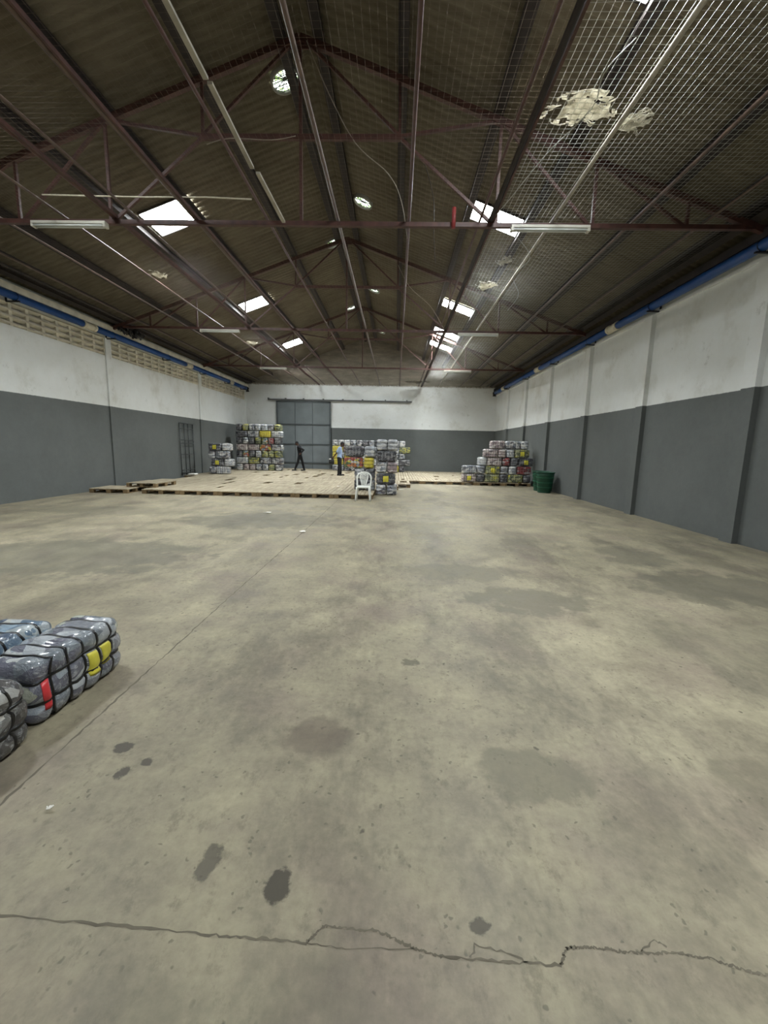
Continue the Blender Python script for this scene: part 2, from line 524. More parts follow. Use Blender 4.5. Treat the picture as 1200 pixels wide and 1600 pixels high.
def crack_obj(name, chains, mat, z=0.0008):
    mb = MB()
    for (pts, w0, seed, sub, jit) in chains:
        L, R, _ = crack_strip(pts, w0, z, seed, sub, jit)
        vl = [mb.bm.verts.new((p.x, p.y, z)) for p in L]
        vr = [mb.bm.verts.new((p.x, p.y, z)) for p in R]
        for k in range(len(L) - 1):
            mb.bm.faces.new((vr[k], vr[k + 1], vl[k + 1], vl[k]))
    return mb.build(name, mat, floor)
crack_obj('joint_line', [([(-1.72, -4), (-1.71, 1.5), (-1.72, 4), (-1.70, 8), (-1.72, 12.75)], 0.013, 3, 60, 0.006)], M['crack'])
cross = [(-6, 1.15), (-1.29, 1.155), (-0.62, 1.13), (-0.25, 1.12), (-0.20, 1.17), (-0.02, 1.165), (0.10, 1.12), (0.20, 1.10), (0.56, 1.095),
         (0.60, 1.145), (0.68, 1.15), (0.78, 1.14), (0.95, 1.145), (1.05, 1.135), (1.17, 1.10), (1.30, 1.09), (1.7, 1.06), (6.2, 1.1)]
crack_obj('joint_line', [(cross, 0.009, 5, 22, 0.004), ([(0.28, 1.10), (0.30, 1.14), (0.40, 1.12), (0.46, 1.10)], 0.006, 8, 6, 0.004),
                         ([(0.84, 1.145), (0.90, 1.18), (0.93, 1.16)], 0.006, 9, 6, 0.003), ([(-0.25, 1.12), (-0.12, 1.11), (0.10, 1.12)], 0.004, 10, 8, 0.003)], M['crack'])

# left wall: solid to 4.42, louvred block band to 4.98, beam above
YLP = [7.6, 14.2, 20.8, 27.1, 1.0, -5.6]
mb = MB()
mb.box(XL - 0.3, XL, YF, YB, 0, 4.42)
mb.box(XL - 0.3, XL, YF, YB, 4.98, 5.5)
mb.box(XL - 0.3, XL - 0.16, YF, YB, 4.42, 4.98)
wl = structure(mb.build('wall_left', M['wall']))
mb = MB()
mb.box(XR, XR + 0.3, YF, YB, 0, 5.5)
wr = structure(mb.build('wall_right', M['wall']))
def gable(name, y0, y1, hole=None):
    mb = MB()
    prof = [(XL - 0.3, 0), (XR + 0.3, 0), (XR + 0.3, roof_z(XR + 0.3) + .12), (XC, roof_z(XC) + .12), (XL - 0.3, roof_z(XL - 0.3) + .12)]
    a = [mb.bm.verts.new((x, y0, z)) for x, z in prof]
    b = [mb.bm.verts.new((x, y1, z)) for x, z in prof]
    mb.bm.faces.new(a); mb.bm.faces.new(list(reversed(b)))
    for i in range(5):
        mb.bm.faces.new((a[i], b[i], b[(i + 1) % 5], a[(i + 1) % 5]))
    return structure(mb.build(name, M['gable']))
gable('wall_back', YB, YB + 0.3)
gable('wall_front', YF - 0.3, YF)
# pilasters of the right wall, projecting 11 cm
for i, y in enumerate([-5.35, -2.05, 1.23, 4.4, 7.62, 10.95, 14.2, 17.6, 20.85, 24.1]):
    mb = MB()
    mb.box(XR - 0.11, XR + 0.02, y, y + 0.30, 0, 4.93)
    structure(mb.build('trim_%d' % (i + 1), M['wall'], wr))
mb = MB()
mb.box(XR - 0.05, XR + 0.02, YF, YB, 4.93, 5.0)
structure(mb.build('trim_11', M['wall'], wr))
for i, y in enumerate(YLP):
    mb = MB()
    mb.box(XL - 0.16, XL + 0.045, y, y + 0.28, 0, 4.985)
    structure(mb.build('trim_%d' % (12 + i), M['wall'], wl))
# louvred vent blocks
ys = sorted(YLP)
wn = 1
for a, b in zip(ys[:-1], ys[1:]):
    a += 0.28
    n = max(1, round((b - a) / 0.5))
    st = (b - a) / n
    mb = MB()
    for k in range(n + 1):
        yy = a + st * k
        mb.box(XL - 0.16, XL + 0.01, yy - 0.045, yy + 0.045, 4.42, 4.98)
    for r in range(4):
        z = 4.44 + 0.165 * r
        mb.bar((XL - 0.05, a, z + 0.015), (XL - 0.05, b, z + 0.015), 0.14, 0.06, (-0.55, 0, 1))
    structure(mb.build('window_%d' % wn, M['cream'], wl))
    wn += 1

# corrugated roof
mb = MB()
rv = [(XC + 8.9 * s, s) for s in (-1, 1)]
N = int((YB - YF + 0.5) / 0.18)
for sg in (-1, 1):
    prev = None
    for k in range(N * 4 + 1):
        y = YF - 0.2 + k * 0.045
        dz = 0.038 * math.cos(2 * PI * k / 4.0) if k % 2 == 0 else 0
        nx, nz_ = math.sin(SL) * sg, math.cos(SL)
        row = []
        for d in (0.0, 4.4, 8.8):
            x = XC + sg * d
            row.append(mb.bm.verts.new((x + nx * dz * (0 if d == 0 else 1), y, roof_z(XC + d) + dz)))
        if prev:
            for i in (0, 1):
                mb.bm.faces.new((prev[i], prev[i + 1], row[i + 1], row[i])).smooth = True
        prev = row
ceiling = mb.build('ceiling', M['roof'])
structure(ceiling)

# ---------------------------------------------------------------- roof steel: trusses
def make_truss():
    t = empty('roof_truss')
    def P(d, z): return (XC + d, 0, z)
    ch = lambda d: 8.14 - 0.36 * abs(d)
    MB().bar(P(-8.0, TIE), P(8.0, TIE), 0.07, 0.07).build('bottom_chord', M['steel'], t)
    for s in (-1, 1):
        MB().bar(P(0, ch(0)), P(s * 8.0, ch(8.0)), 0.08, 0.10).build('top_chord', M['steel'], t)
    MB().bar(P(-1.7, 6.70), P(1.7, 6.70), 0.06, 0.08).build('collar_beam', M['steel'], t)
    MB().bar(P(0, TIE), P(0, ch(0)), 0.05, 0.05).build('king_post', M['steel'], t)
    MB().bar(P(0, ch(0) - 0.16), P(0, ch(0) + 0.0), 0.34, 0.012, (0, 1, 0)).build('gusset_plate', M['steel'], t)
    for s in (-1, 1):
        for a, b in (((0.05, ch(0)), (1.66, 6.72)), ((1.66, 6.70), (3.3, TIE)), ((1.66, 6.70), (1.64, ch(1.64))), ((1.66, 6.72), (3.3, ch(3.3))),
                     ((3.33, TIE), (3.33, ch(3.33))), ((3.35, ch(3.35)), (4.9, TIE)), ((4.95, TIE), (4.95, ch(4.95))),
                     ((4.97, ch(4.97)), (6.5, TIE)), ((6.52, TIE), (6.52, ch(6.52)))):
            MB().bar(P(s * a[0], a[1]), P(s * b[0], b[1]), 0.045, 0.045).build('web_strut', M['steel'], t)
    return t
truss = make_truss()
TL = ['red-brown steel roof truss above the camera', 'red-brown steel roof truss nearest in view, carrying the first pair of tube lamps',
      'red-brown steel roof truss in the middle, carrying the second pair of tube lamps', 'red-brown steel roof truss nearest the end wall']
for i, y in enumerate(TRUSS_Y[1:]):
    t = truss if i == 0 else copy_tree(truss)
    t.location = (0, y, 0)
    tag(t, TL[i], 'roof truss', 'roof trusses across the hall')
# purlins under the sheets
def z_under(d): return 8.42 - 0.36 * d - 0.05
PUR = [(0.32, 'beside the ridge'), (1.70, 'one step down from the ridge'), (3.28, 'above the clear sheets'), (4.55, 'just below the clear sheets'), (6.25, 'midway to the wall top'), (7.6, 'nearest the wall top')]
for s, side in ((-1, 'left'), (1, 'right')):
    for d, where in PUR:
        x = XC + s * d
        p = empty('purlin', (x, 0, z_under(d)))
        mb = MB()
        up = (s * math.sin(SL), 0, math.cos(SL))
        mb.bar((0, YF, -0.022), (0, YB, -0.022), 0.14, 0.016, up)
        mb.bar((-0.06 * s, YF, -0.09), (-0.06 * s, YB, -0.09), 0.014, 0.15, up)
        mb.bar((0.0, YF, -0.165), (0.0, YB, -0.165), 0.14, 0.014, up)
        mb.build('channel_section', M['dksteel'], p)
        for y in TRUSS_Y[1:]:
            MB().bar((0.02 * s, y, -0.16), (0.02 * s, y, -0.03), 0.09, 0.07, (0, 1, 0)).build('cleat', M['steel'], p)
        tag(p, 'dark steel purlin on the %s roof slope, %s' % (side, where), 'purlin', 'roof purlins')
# longitudinal pipes at tie level
RUN = [(-8.42, .022), (-7.1, .022), (-5.9, .022), (-5.0, .032), (-4.62, .02), (-3.58, .036), (-2.33, .022), (-1.10, .030), (0.12, .026), (1.33, .022), (1.50, .038), (2.55, .028), (3.9, .026), (5.1, .022)]
RW = ['first', 'second', 'third', 'fourth', 'fifth', 'sixth', 'seventh', 'eighth', 'ninth', 'tenth', 'eleventh', 'twelfth', 'thirteenth', 'fourteenth']
for i, (x, r) in enumerate(RUN):
    dx = {3: -0.05, 6: -0.1}.get(i, 0)
    mt = M['steel'] if i in (6, 8, 9, 3) else (M['pale'] if i == 11 else (M['dksteel'] if i == 10 else M['runner']))  # one right-hand pipe coloured pale to paint in its daylit top
    y0 = YF
    o = empty('ceiling_pipe', (x, 0, TIE + 0.112 - r))
    MB().tube([(dx * 0, YF, 0), (0, 3, 0.0), (0.0, YB, 0)], r, 8).build('pipe', mt, o)
    if r > .03:
        MB().bar((0.055, YF, 0.0), (0.055, YB, 0.0), 0.03, 0.05).build('angle_iron', M['steel'], o)
    tag(o, '%s lengthwise pipe above the tie beams, %s from the left wall' % ('red-brown' if mt == M['steel'] else 'pale daylit-toned' if i == 11 else 'dark' if i == 10 else 'dusty brown', RW[i]), 'ceiling pipe', 'lengthwise pipes carrying the wire netting')
# pale trunking hung along the left of the ridge
tr = empty('cable_trunking', (0, 0, 0))
for a, b in (((-2.06, 0.5, 5.33), (-2.07, 4.9, 5.34)), ((-2.03, 4.9, 5.30), (-2.05, 6.25, 5.31)), ((-1.99, 6.3, 5.28), (-1.98, 7.6, 5.30))):
    MB().bar(a, b, 0.055, 0.03).build('trunking_length', M['pale'], tr)
tag(tr, 'pale cable trunking in three stepped lengths running towards the near truss', 'trunking')
cd = MB().tube([(-5.92, 7.4, 5.58), (-4.2, 7.4, 5.555), (-3.2, 7.4, 5.56), (-2.45, 7.4, 5.535)], 0.011, 6).build('conduit', M['ivory'])
tag(cd, 'thin white conduit strung crosswise beside the near left roof light', 'conduit')
st = MB().tube([(0.875, 7.76, 5.30), (0.875, 7.76, 5.62)], 0.035, 10).build('pipe_stub', simple('red_pipe_paint', srgb(130, 44, 44), .5))
tag(st, 'short upright red pipe stub on the near tie beam', 'pipe')

# wire netting on the pipes, one sheet per bay
random.seed(11)
bays = [(-4.0, 1.23), (1.23, 7.82), (7.82, 14.41), (14.41, 20.97), (20.97, 27.2)]
NL = ['above and behind the camera', 'nearest in view', 'in the bay before the middle truss', 'in the bay beyond the middle truss', 'against the end wall']
for bi, (y0, y1) in enumerate(bays):
    for half, (xa, xb, r, mt) in enumerate(((XL + 0.35, 1.5, 0.0011, M['dimwire']), (1.5, XR - 0.3, 0.0022, M['wire']))):
        mb = MB()
        cell = 0.078 if bi < 3 else 0.11
        zt = TIE + 0.128
        x = xa
        while x < xb:
            pts = [(x + random.uniform(-.006, .006), y0 + (y1 - y0) * k / 5, zt + random.uniform(-0.006, 0.006)) for k in range(6)]
            mb.tube(pts, r, 3)
            x += cell
        y = y0
        while y < y1 - 0.02:
            nx = 8
            pts = [(xa + (xb - xa) * k / nx, y + random.uniform(-.006, .006), zt + 0.004 + random.uniform(-0.006, 0.006)) for k in range(nx + 1)]
            mb.tube(pts, r, 3)
            y += cell
        o = mb.build('wire_netting', mt)
        tag(o, '%s wire netting laid over the ceiling pipes, %s' % (('fine shade-toned', 'pale galvanised')[half], NL[bi]), 'wire netting', 'wire netting under the roof')

# ---------------------------------------------------------------- clear roof sheets, ridge vents
def skylight(x0, x1, y0, y1, label):
    xm = (x0 + x1) / 2
    sg = 1 if xm > XC else -1
    o = empty('roof_light', (xm, (y0 + y1) / 2, roof_z(xm) - 0.055))
    o.rotation_euler = (0, sg * SL, 0)
    hw, hy = (x1 - x0) / 2 / math.cos(SL), (y1 - y0) / 2
    mb = MB()
    n = 24
    rings = []
    for k in range(n + 1):
        xx = -hw + 0 * k
        yy = -hy + 2 * hy * k / n
        dz = 0.010 * math.cos(2 * PI * yy / 0.16)
        rings.append([(-hw, yy, dz), (hw, yy, dz), (hw, yy, dz + 0.006), (-hw, yy, dz + 0.006)])
    mb.loft(rings)
    mb.build('clear_sheet', M['sky'], o)
    mb = MB()
    mb.box(-hw - .03, -hw, -hy - .03, hy + .03, -.015, .03).box(hw, hw + .03, -hy - .03, hy + .03, -.015, .03)
    mb.box(-hw, hw, -hy - .03, -hy, -.015, .03).box(-hw, hw, hy, hy + .03, -.015, .03)
    mb.build('sheet_edge', M['dksteel'], o)
    al = bpy.data.lights.new('roof_daylight', 'AREA')
    al.shape = 'RECTANGLE'
    al.size, al.size_y = hw * 2, hy * 2
    al.energy = BEAM_W * (al.size * al.size_y) / 1.1
    al.color = (0.95, 0.985, 1.0)
    al.spread = math.radians(105)
    ao = bpy.data.objects.new('roof_daylight', al)
    C.objects.link(ao)
    ao.parent = o
    ao.location = (0, 0, -0.03)
    ao.rotation_euler = (0, -sg * SL, 0)
    tag(o, label, 'roof light', 'clear roof sheets letting in daylight')
LX, RX = (-6.08, -4.98), (1.66, 2.8)
skylight(*RX, -1.7, -.9, 'bright clear roof sheet behind the camera, right slope')
skylight(*LX, 4.4, 5.25, 'bright clear roof sheet on the left slope just outside the frame')
skylight(*RX, 4.85, 5.75, 'bright clear roof sheet at the very top right, cut by the frame')
skylight(*LX, 10.4, 11.4, 'brightest clear roof sheet on the left slope, beside the near tie beam')
skylight(*RX, 10.4, 11.15, 'bright clear roof sheet on the right slope, crossed by the near tie beam')
skylight(*LX, 16.55, 17.45, 'second bright clear roof sheet on the left slope')
skylight(*RX, 16.65, 17.4, 'bright clear roof sheet on the right slope, before the second right tube lamp')
skylight(*RX, 20.3, 21.2, 'small bright clear roof sheet just left of the second right tube lamp')
skylight(*LX, 22.65, 23.6, 'farthest bright clear roof sheet on the left slope')
skylight(*RX, 22.7, 23.55, 'farthest bright clear roof sheet on the right slope')
def ridge_vent(x, y, label, rr=0.25):
    sg = 1 if x > XC else -1
    o = empty('roof_ventilator', (x, y, roof_z(x) - 0.05))
    o.rotation_euler = (0, sg * SL, 0)
    mb = MB()
    n = 28
    c = lambda r, z: [(r * math.cos(2 * PI * k / n), r * math.sin(2 * PI * k / n), z) for k in range(n)]
    mb.loft([c(rr + .03, 0.05), c(rr + .03, -0.04), c(rr, -0.04), c(rr, 0.05)], cap=False)
    mb.build('collar', M['wire'], o)
    MB().loft([c(rr, 0.02), c(rr, 0.03)]).build('opening', M['vent'], o)
    mb = MB()
    for k in range(-3, 4):
        t = k / 3.5 * rr
        h = math.sqrt(rr * rr - t * t)
        mb.bar((t, -h, 0), (t, h, 0), 0.008, 0.008)
        mb.bar((-h, t, -.009), (h, t, -.009), 0.008, 0.008)
    for k in range(6):
        a = PI * k / 6
        mb.bar((rr * math.cos(a), rr * math.sin(a), .010), (-rr * math.cos(a), -rr * math.sin(a), .010), 0.018, 0.006)
    mb.build('guard', M['rack'], o)
    tag(o, label, 'roof ventilator', 'round ventilators beside the ridge')
ridge_vent(-2.20, 8.68, 'largest round roof ventilator with wire guard, nearest, left of the ridge', .24)
ridge_vent(-1.06, 12.37, 'second round roof ventilator, right of the ridge, above the near tie beam', .24)
ridge_vent(-2.23, 14.8, 'third round roof ventilator, left of the ridge, just below the near tie beam', .24)
ridge_vent(-1.10, 18.73, 'fourth round roof ventilator, right of the ridge, small in the distance', .24)
ridge_vent(-2.28, 21.13, 'fifth round roof ventilator, left of the ridge beside the far truss apex', .24)
ridge_vent(-1.04, 25.0, 'farthest round roof ventilator, right of the ridge close to the end wall', .24)

# ---------------------------------------------------------------- tube lamps
def make_lamp(ln):
    o = empty('tube_lamp')
    MB().box(-ln / 2, ln / 2, -0.055, 0.055, 0.0, 0.045).build('lamp_body', M['lampbody'], o, bevel=0.006)
    for s in (-1, 1):
        MB().tube([(-ln / 2 + 0.04, s * 0.032, -0.022), (ln / 2 - 0.04, s * 0.032, -0.022)], 0.016, 10).build('tube', M['tube'], o)
        MB().box(s * ln / 2 - 0.022 - .02 * s, s * ln / 2 + 0.022 - .02 * s, -0.05, 0.05, -0.045, 0.0).build('end_holder', M['lampbody'], o)
    return o
lamp = make_lamp(1.3)
for i, (x, y, lab) in enumerate([(-5.72, 7.70, 'unlit twin tube lamp under the near tie beam, left side'), (2.48, 7.70, 'unlit twin tube lamp under the near tie beam, right side'),
                                (-5.90, 14.33, 'unlit twin tube lamp under the middle tie beam, left side'), (2.56, 14.33, 'unlit twin tube lamp under the middle tie beam, right side'),
                                (-6.05, 20.88, 'unlit tube lamp under the farthest tie beam, left side, small'), (2.85, 20.88, 'unlit tube lamp under the farthest tie beam, right side, small')]):
    o = lamp if i == 0 else copy_tree(lamp)
    o.location = (x, y, 5.275)
    tag(o, lab, 'tube lamp', 'unlit tube lamps on the tie beams')

# loose cables hanging in the roof
def cable(pts, r, mat, label):
    P = [Vector(p) for p in pts]
    out = []
    for k in range(len(P) - 1):
        p0, p1, p2, p3 = P[max(k - 1, 0)], P[k], P[k + 1], P[min(k + 2, len(P) - 1)]
        for j in range(6):
            t = j / 6
            out.append(0.5 * ((2 * p1) + (p2 - p0) * t + (2 * p0 - 5 * p1 + 4 * p2 - p3) * t * t + (3 * p1 - p0 - 3 * p2 + p3) * t ** 3))
    out.append(P[-1])
    o = MB().tube(out, r, 6).build('loose_cable', mat)
    tag(o, label, 'cable')
cable([(-1.6, 7.7, 8.0), (-1.25, 7.75, 7.3), (-0.8, 7.8, 6.6), (-0.25, 7.8, 6.15), (-0.02, 7.82, 5.75), (0.10, 7.9, 5.2)], .007, M['cable'], 'grey cable sagging from the ridge to the near tie beam')
cable([(2.15, 4.6, 5.44), (2.0, 4.9, 5.38), (2.1, 5.4, 5.42), (1.85, 6.1, 5.40), (1.6, 6.9, 5.30), (1.55, 7.6, 5.43)], .006, M['wire'], 'thin white wire dangling under the netting at the right of the ridge')
cable([(2.0, 8.2, 5.44), (2.55, 9.0, 5.38), (2.5, 10.0, 5.40), (2.9, 11.0, 5.36), (3.0, 12.4, 5.44)], .007, M['wire'], 'pale wire snaking under the netting beyond the near tie beam')
cable([(-0.1, 14.4, 7.4), (0.3, 14.3, 6.7), (1.0, 14.3, 6.1), (1.45, 14.35, 5.45)], .010, M['cable'], 'grey cable looping down to the second tie beam')
cable([(-3.3, 7.75, 6.55), (-2.9, 7.72, 6.62), (-2.2, 7.72, 6.60), (-1.8, 7.75, 6.68)], .006, M['cable'], 'pale cable looped along the collar of the near truss')
cable([(0.35, 7.9, 6.4), (0.55, 8.2, 6.0), (0.62, 8.8, 5.7), (0.72, 9.4, 5.42)], .008, M['dcable'], 'dark cable end hanging right of the ridge beyond the near truss')
# dusty plastic sheets on the netting; those under roof lights stand for daylit net
def scrap(cx, cy, rx, ry, seed, label, zt=TIE + 0.137, name='plastic_sheet', mat='debris', amp=0.05):
    mb = MB()
    n = 26
    top, bot = {}, {}
    for i in range(n + 1):
        for j in range(n + 1):
            u, v = i / n * 2 - 1, j / n * 2 - 1
            rr = 1 + 0.35 * noise.noise(Vector((u * 1.5 + seed, v * 1.5, 2)))
            x, y = cx + u * rx * rr, cy + v * ry * rr
            z = zt + amp * max(0, noise.noise(Vector((x * 9, y * 9, seed))) + 0.45)
            top[i, j] = mb.bm.verts.new((x, y, z + amp * 0.04 + .001))
            bot[i, j] = mb.bm.verts.new((x, y, z))
    def inside(i, j):
        u, v = (i + .5) / n * 2 - 1, (j + .5) / n * 2 - 1
        return u * u + v * v < 0.7 + 0.9 * noise.noise(Vector((u * 3 + seed, v * 3, 0))) and noise.noise(Vector((u * 8 + seed, v * 8, 7))) < 0.5 - 0.35 * (u * u + v * v)
    for i in range(n):
        for j in range(n):
            if inside(i, j):
                q = [(i, j), (i + 1, j), (i + 1, j + 1), (i, j + 1)]
                mb.bm.faces.new([top[k] for k in q]).smooth = True
                mb.bm.faces.new([bot[k] for k in reversed(q)]).smooth = True
                for a, b, di, dj in ((0, 1, 0, -1), (1, 2, 1, 0), (2, 3, 0, 1), (3, 0, -1, 0)):
                    ii, jj = i + di, j + dj
                    if not (0 <= ii < n and 0 <= jj < n and inside(ii, jj)):
                        mb.bm.faces.new((top[q[a]], bot[q[a]], bot[q[b]], top[q[b]]))
    bmesh.ops.delete(mb.bm, geom=[v for v in mb.bm.verts if not v.link_faces], context='VERTS')
    o = mb.build(name, M[mat])
    tag(o, label, 'plastic sheet' if name == 'plastic_sheet' else 'litter')
    return o
scrap(2.05, 5.55, 0.42, 0.30, 3.3, 'large crumpled pale sheet standing for daylit netting and debris, upper right')
scrap(2.75, 5.75, 0.22, 0.22, 9.1, 'torn pale piece standing for daylit netting and debris right of the large sheet')
scrap(2.2, 9.55, 0.20, 0.22, 5.2, 'small pale piece standing for daylit netting and debris beyond the near right lamp')
scrap(2.08, 10.9, 0.26, 0.30, 6.7, 'crumpled pale piece standing for daylit netting and debris, second beyond the near right lamp')
scrap(-5.75, 10.5, 0.22, 0.26, 8.3, 'pale scrap standing for daylit netting left, before the second left lamp')
scrap(-5.75, 17.0, 0.30, 0.30, 2.3, 'pale scrap standing for daylit netting beyond the second left lamp')
scrap(1.2, 26.0, 0.9, 0.5, 12.3, 'dusty pale sheet on the netting near the end wall')
scrap(3.3, 25.2, 0.9, 0.5, 14.3, 'dusty pale sheet on the netting near the right end of the end wall')

# ---------------------------------------------------------------- blue pipes along both walls
def pipe_run(x, side, couplings, brackets, wallx):
    z = 5.08
    o = empty('drain_pipe', (x, 0, z))
    cuts = [YF + .1] + sorted(couplings) + [YB - 0.5]
    for a, b in zip(cuts[:-1], cuts[1:]):
        MB().tube([(0, a, 0), (0, b, 0)], 0.095, 16).build('pipe', M['blue'], o)
    for c in couplings:
        MB().tube([(0, c - .38, 0), (0, c - .02, 0)], 0.105, 16).tube([(0, c - .45, 0), (0, c - .38, 0)], 0.115, 16).tube([(0, c - .02, 0), (0, c + .08, 0)], 0.115, 16).build('coupling', M['ivory'], o)
    for b in brackets:
        mb = MB()
        dx = wallx - x
        mb.bar((-0.12 * (1 if dx > 0 else -1), b, -0.115), (dx * .95, b, -0.115), 0.04, 0.03)
        mb.bar((dx * 0.9, b, -0.115), (dx * 0.9, b, 0.10), 0.03, 0.03, (0, 1, 0))
        mb.tube([(0.1 * math.cos(t), b, 0.1 * math.sin(t)) for t in (PI * k / 6 for k in range(-6, 6))], 0.008, 5, closed=True)
        mb.build('bracket', M['black'], o)
    MB().tube([(0, YB - 0.5, 0), (0, YB - 0.25, 0), (0, YB - 0.22, -0.18)], 0.12, 12).build('end_cap', M['black'], o)
    tag(o, 'blue drain pipe with ivory couplings along the top of the %s wall' % side, 'pipe', 'blue drain pipes along the wall tops')
pipe_run(-9.5, 'left', [3.0, 13.4, 19.6, 24.5], [1.1, 4.4, 10.7, 14.3, 17.7, 21.0, 24.0, 26.4], XL)
pipe_run(6.05, 'right', [2.2, 12.8, 19.1, 24.9], [1.3, 4.4, 7.75, 10.8, 14.1, 17.2, 20.8, 24.2], XR)
# wall-top flashing left and a lump of black sheeting by the second bay
for s, xw, side in ((-1, XL, 'left'), (1, XR, 'right')):
    mb = MB()
    mb.box(min(xw, xw - s * 0.45), max(xw, xw - s * 0.45), YF, YB, 5.2, 5.215) if False else None
    mb.bar((xw - s * 0.13, YF, 5.28), (xw - s * 0.13, YB, 5.28), 0.20, 0.16)
    o = mb.build('wall_plate', M['cream'] if s < 0 else M['dksteel'])
    tag(o, '%s beam lying along the top of the %s wall above the blue pipe' % ('cream' if s < 0 else 'dark', side), 'beam')
    for dx, dz, wh in ((0.92, 0.50, 'upper'), (0.66, 0.36, 'lower')):
        o = MB().tube([(xw - s * dx, YF, 5.2 + dz - .02), (xw - s * dx, YB, 5.2 + dz - .02)], 0.032, 8).build('eave_pipe', M['dksteel'])
        tag(o, 'dark %s steel pipe high under the roof edge, %s wall' % (wh, side), 'pipe', 'dark pipes under the roof edges')
scrapL = scrap(-9.25, 14.9, 0.28, 0.6, 21.0, 'crumpled black sheeting tucked above the blue pipe on the left', 5.2, 'plastic_sheet', 'black', 0.25)

# ---------------------------------------------------------------- sliding door and its rail on the end wall
dr = structure(empty('door_1', (0, YB - 0.12, 0)))
dx0, dx1, dz0, dz1 = -7.68, -4.22, 0.02, 4.38
MB().box(dx0, dx1, -0.01, 0.02, dz0, dz1).build('door_sheet', M['gate'], dr)
def frame_bar(a, b, wd=0.06): MB().bar(a, b, wd, 0.05, (0, 1, 0)).build('door_frame', M['gatefr'], dr)
for z in (0.05, 0.52, 1.70, 2.95, 4.35):
    frame_bar((dx0, -0.035, z), (dx1, -0.035, z), 0.07)
for x in (dx0 + .03, dx1 - .04):
    frame_bar((x, -0.035, dz0), (x, -0.035, dz1), 0.10)
for x in (-6.50, -5.38):
    frame_bar((x, -0.03, dz0), (x, -0.03, dz1), 0.035)
ra = empty('door_rail', (0, YB - 0.14, 4.47))
MB().bar((-8.22, 0, 0), (0.92, 0, 0), 0.06, 0.09).build('rail', M['rail'], ra)
for x in (-8.2, -7.1, -5.95, -4.7, -3.45, -2.2, -0.75, 0.6):
    MB().box(x - .04, x + .04, -0.05, 0.14, -0.02, 0.10).build('rail_bracket', M['rail'], ra)
tag(ra, 'long grey sliding-door rail bracketed across the end wall', 'door rail')

# ---------------------------------------------------------------- steel grid leaning on the left wall
lf = empty('steel_grid', (XL + 0.12, 19.3, 0.14))
for y in (-0.62, -0.2, 0.15, 0.60):
    MB().tube([(-0.04, y, 0.0), (-0.06, y, 2.36)], 0.022, 6).build('upright', M['rack'], lf)
for z in (0.12, 0.24, 0.95, 1.45, 1.6, 2.1, 2.34):
    xx = -0.03
    MB().tube([(xx + .02, -0.62, z), (xx + .02, 0.60, z)], 0.018, 6).build('crossbar', M['rack'], lf)
tag(lf, 'narrow steel grid frame leaning against the grey left wall', 'steel frame')
scr = MB().box(XL + 0.2, XL + 0.5, 19.0, 19.35, 0.155, 0.22).build('cloth_bundle', M['paper'], bevel=0.02)
tag(scr, 'small white bundle on the pallets at the foot of the steel grid', 'bundle')

# ---------------------------------------------------------------- pallets
PW, PD, PH = 1.2, 1.0, 0.14
def make_pallet(front, variant):
    o = empty('wooden_pallet')
    random.seed(100 + variant)
    mb = MB()
    nb = 9
    bw = 0.118
    gap = (PW - nb * bw) / (nb - 1)
    for k in range(nb):
        x = -PW / 2 + k * (bw + gap)
        y0, y1 = -PD / 2, PD / 2
        if variant == 1 and k == 5:
            y0 = 0.1
        if variant == 2 and k == 2:
            y1 = -0.1
        if variant == 3 and k in (6, 7):
            y0 = 0.22
        mb.box(x, x + bw, y0 + random.uniform(0, .008), y1 - random.uniform(0, .008), PH - 0.019, PH - random.uniform(0, .002))
    mb.build('deck', M['wood'], o)
    mb = MB()
    for y in (-PD / 2, -0.05, PD / 2 - 0.1):
        mb.box(-PW / 2, PW / 2, y, y + 0.1, PH - 0.037, PH - 0.020)
    mb.build('bearer_boards', M['woodd'], o)
    if front:
        for x in (-PW / 2, -0.07, PW / 2 - 0.14):
            for y in (-PD / 2, -0.05, PD / 2 - 0.1):
                MB().box(x, x + 0.14, y, y + 0.1, 0.018, PH - 0.037).build('block', M['woodd'], o)
            MB().box(x, x + 0.14, -PD / 2, PD / 2, 0.0, 0.018).build('bottom_board', M['woodd'], o)
    else:
        mb = MB()
        for x in (-PW / 2, -0.07, PW / 2 - 0.14):
            mb.box(x, x + 0.14, -PD / 2, PD / 2, 0.0, 0.018)
            for y in (-PD / 2, -0.05, PD / 2 - 0.1):
                mb.box(x, x + 0.14, y, y + 0.1, 0.018, PH - 0.037)
        mb.build('base', M['woodd'], o)
    return o
protoP = {}
def pallet(x, y, z=0, front=False, variant=0, label='', group='pallets laid as a loading platform', rz=0):
    k = (front, variant)
    if k not in protoP:
        protoP[k] = make_pallet(front, variant)
        o = protoP[k]
    else:
        o = copy_tree(protoP[k])
    o.location = (x, y, z)
    o.rotation_euler = (0, 0, rz)
    tag(o, label, 'pallet', group)
rp = random.Random(7)
y0 = 13.32
r = 0
PFRONT = 12.82
row = 0
y = PFRONT + PD / 2
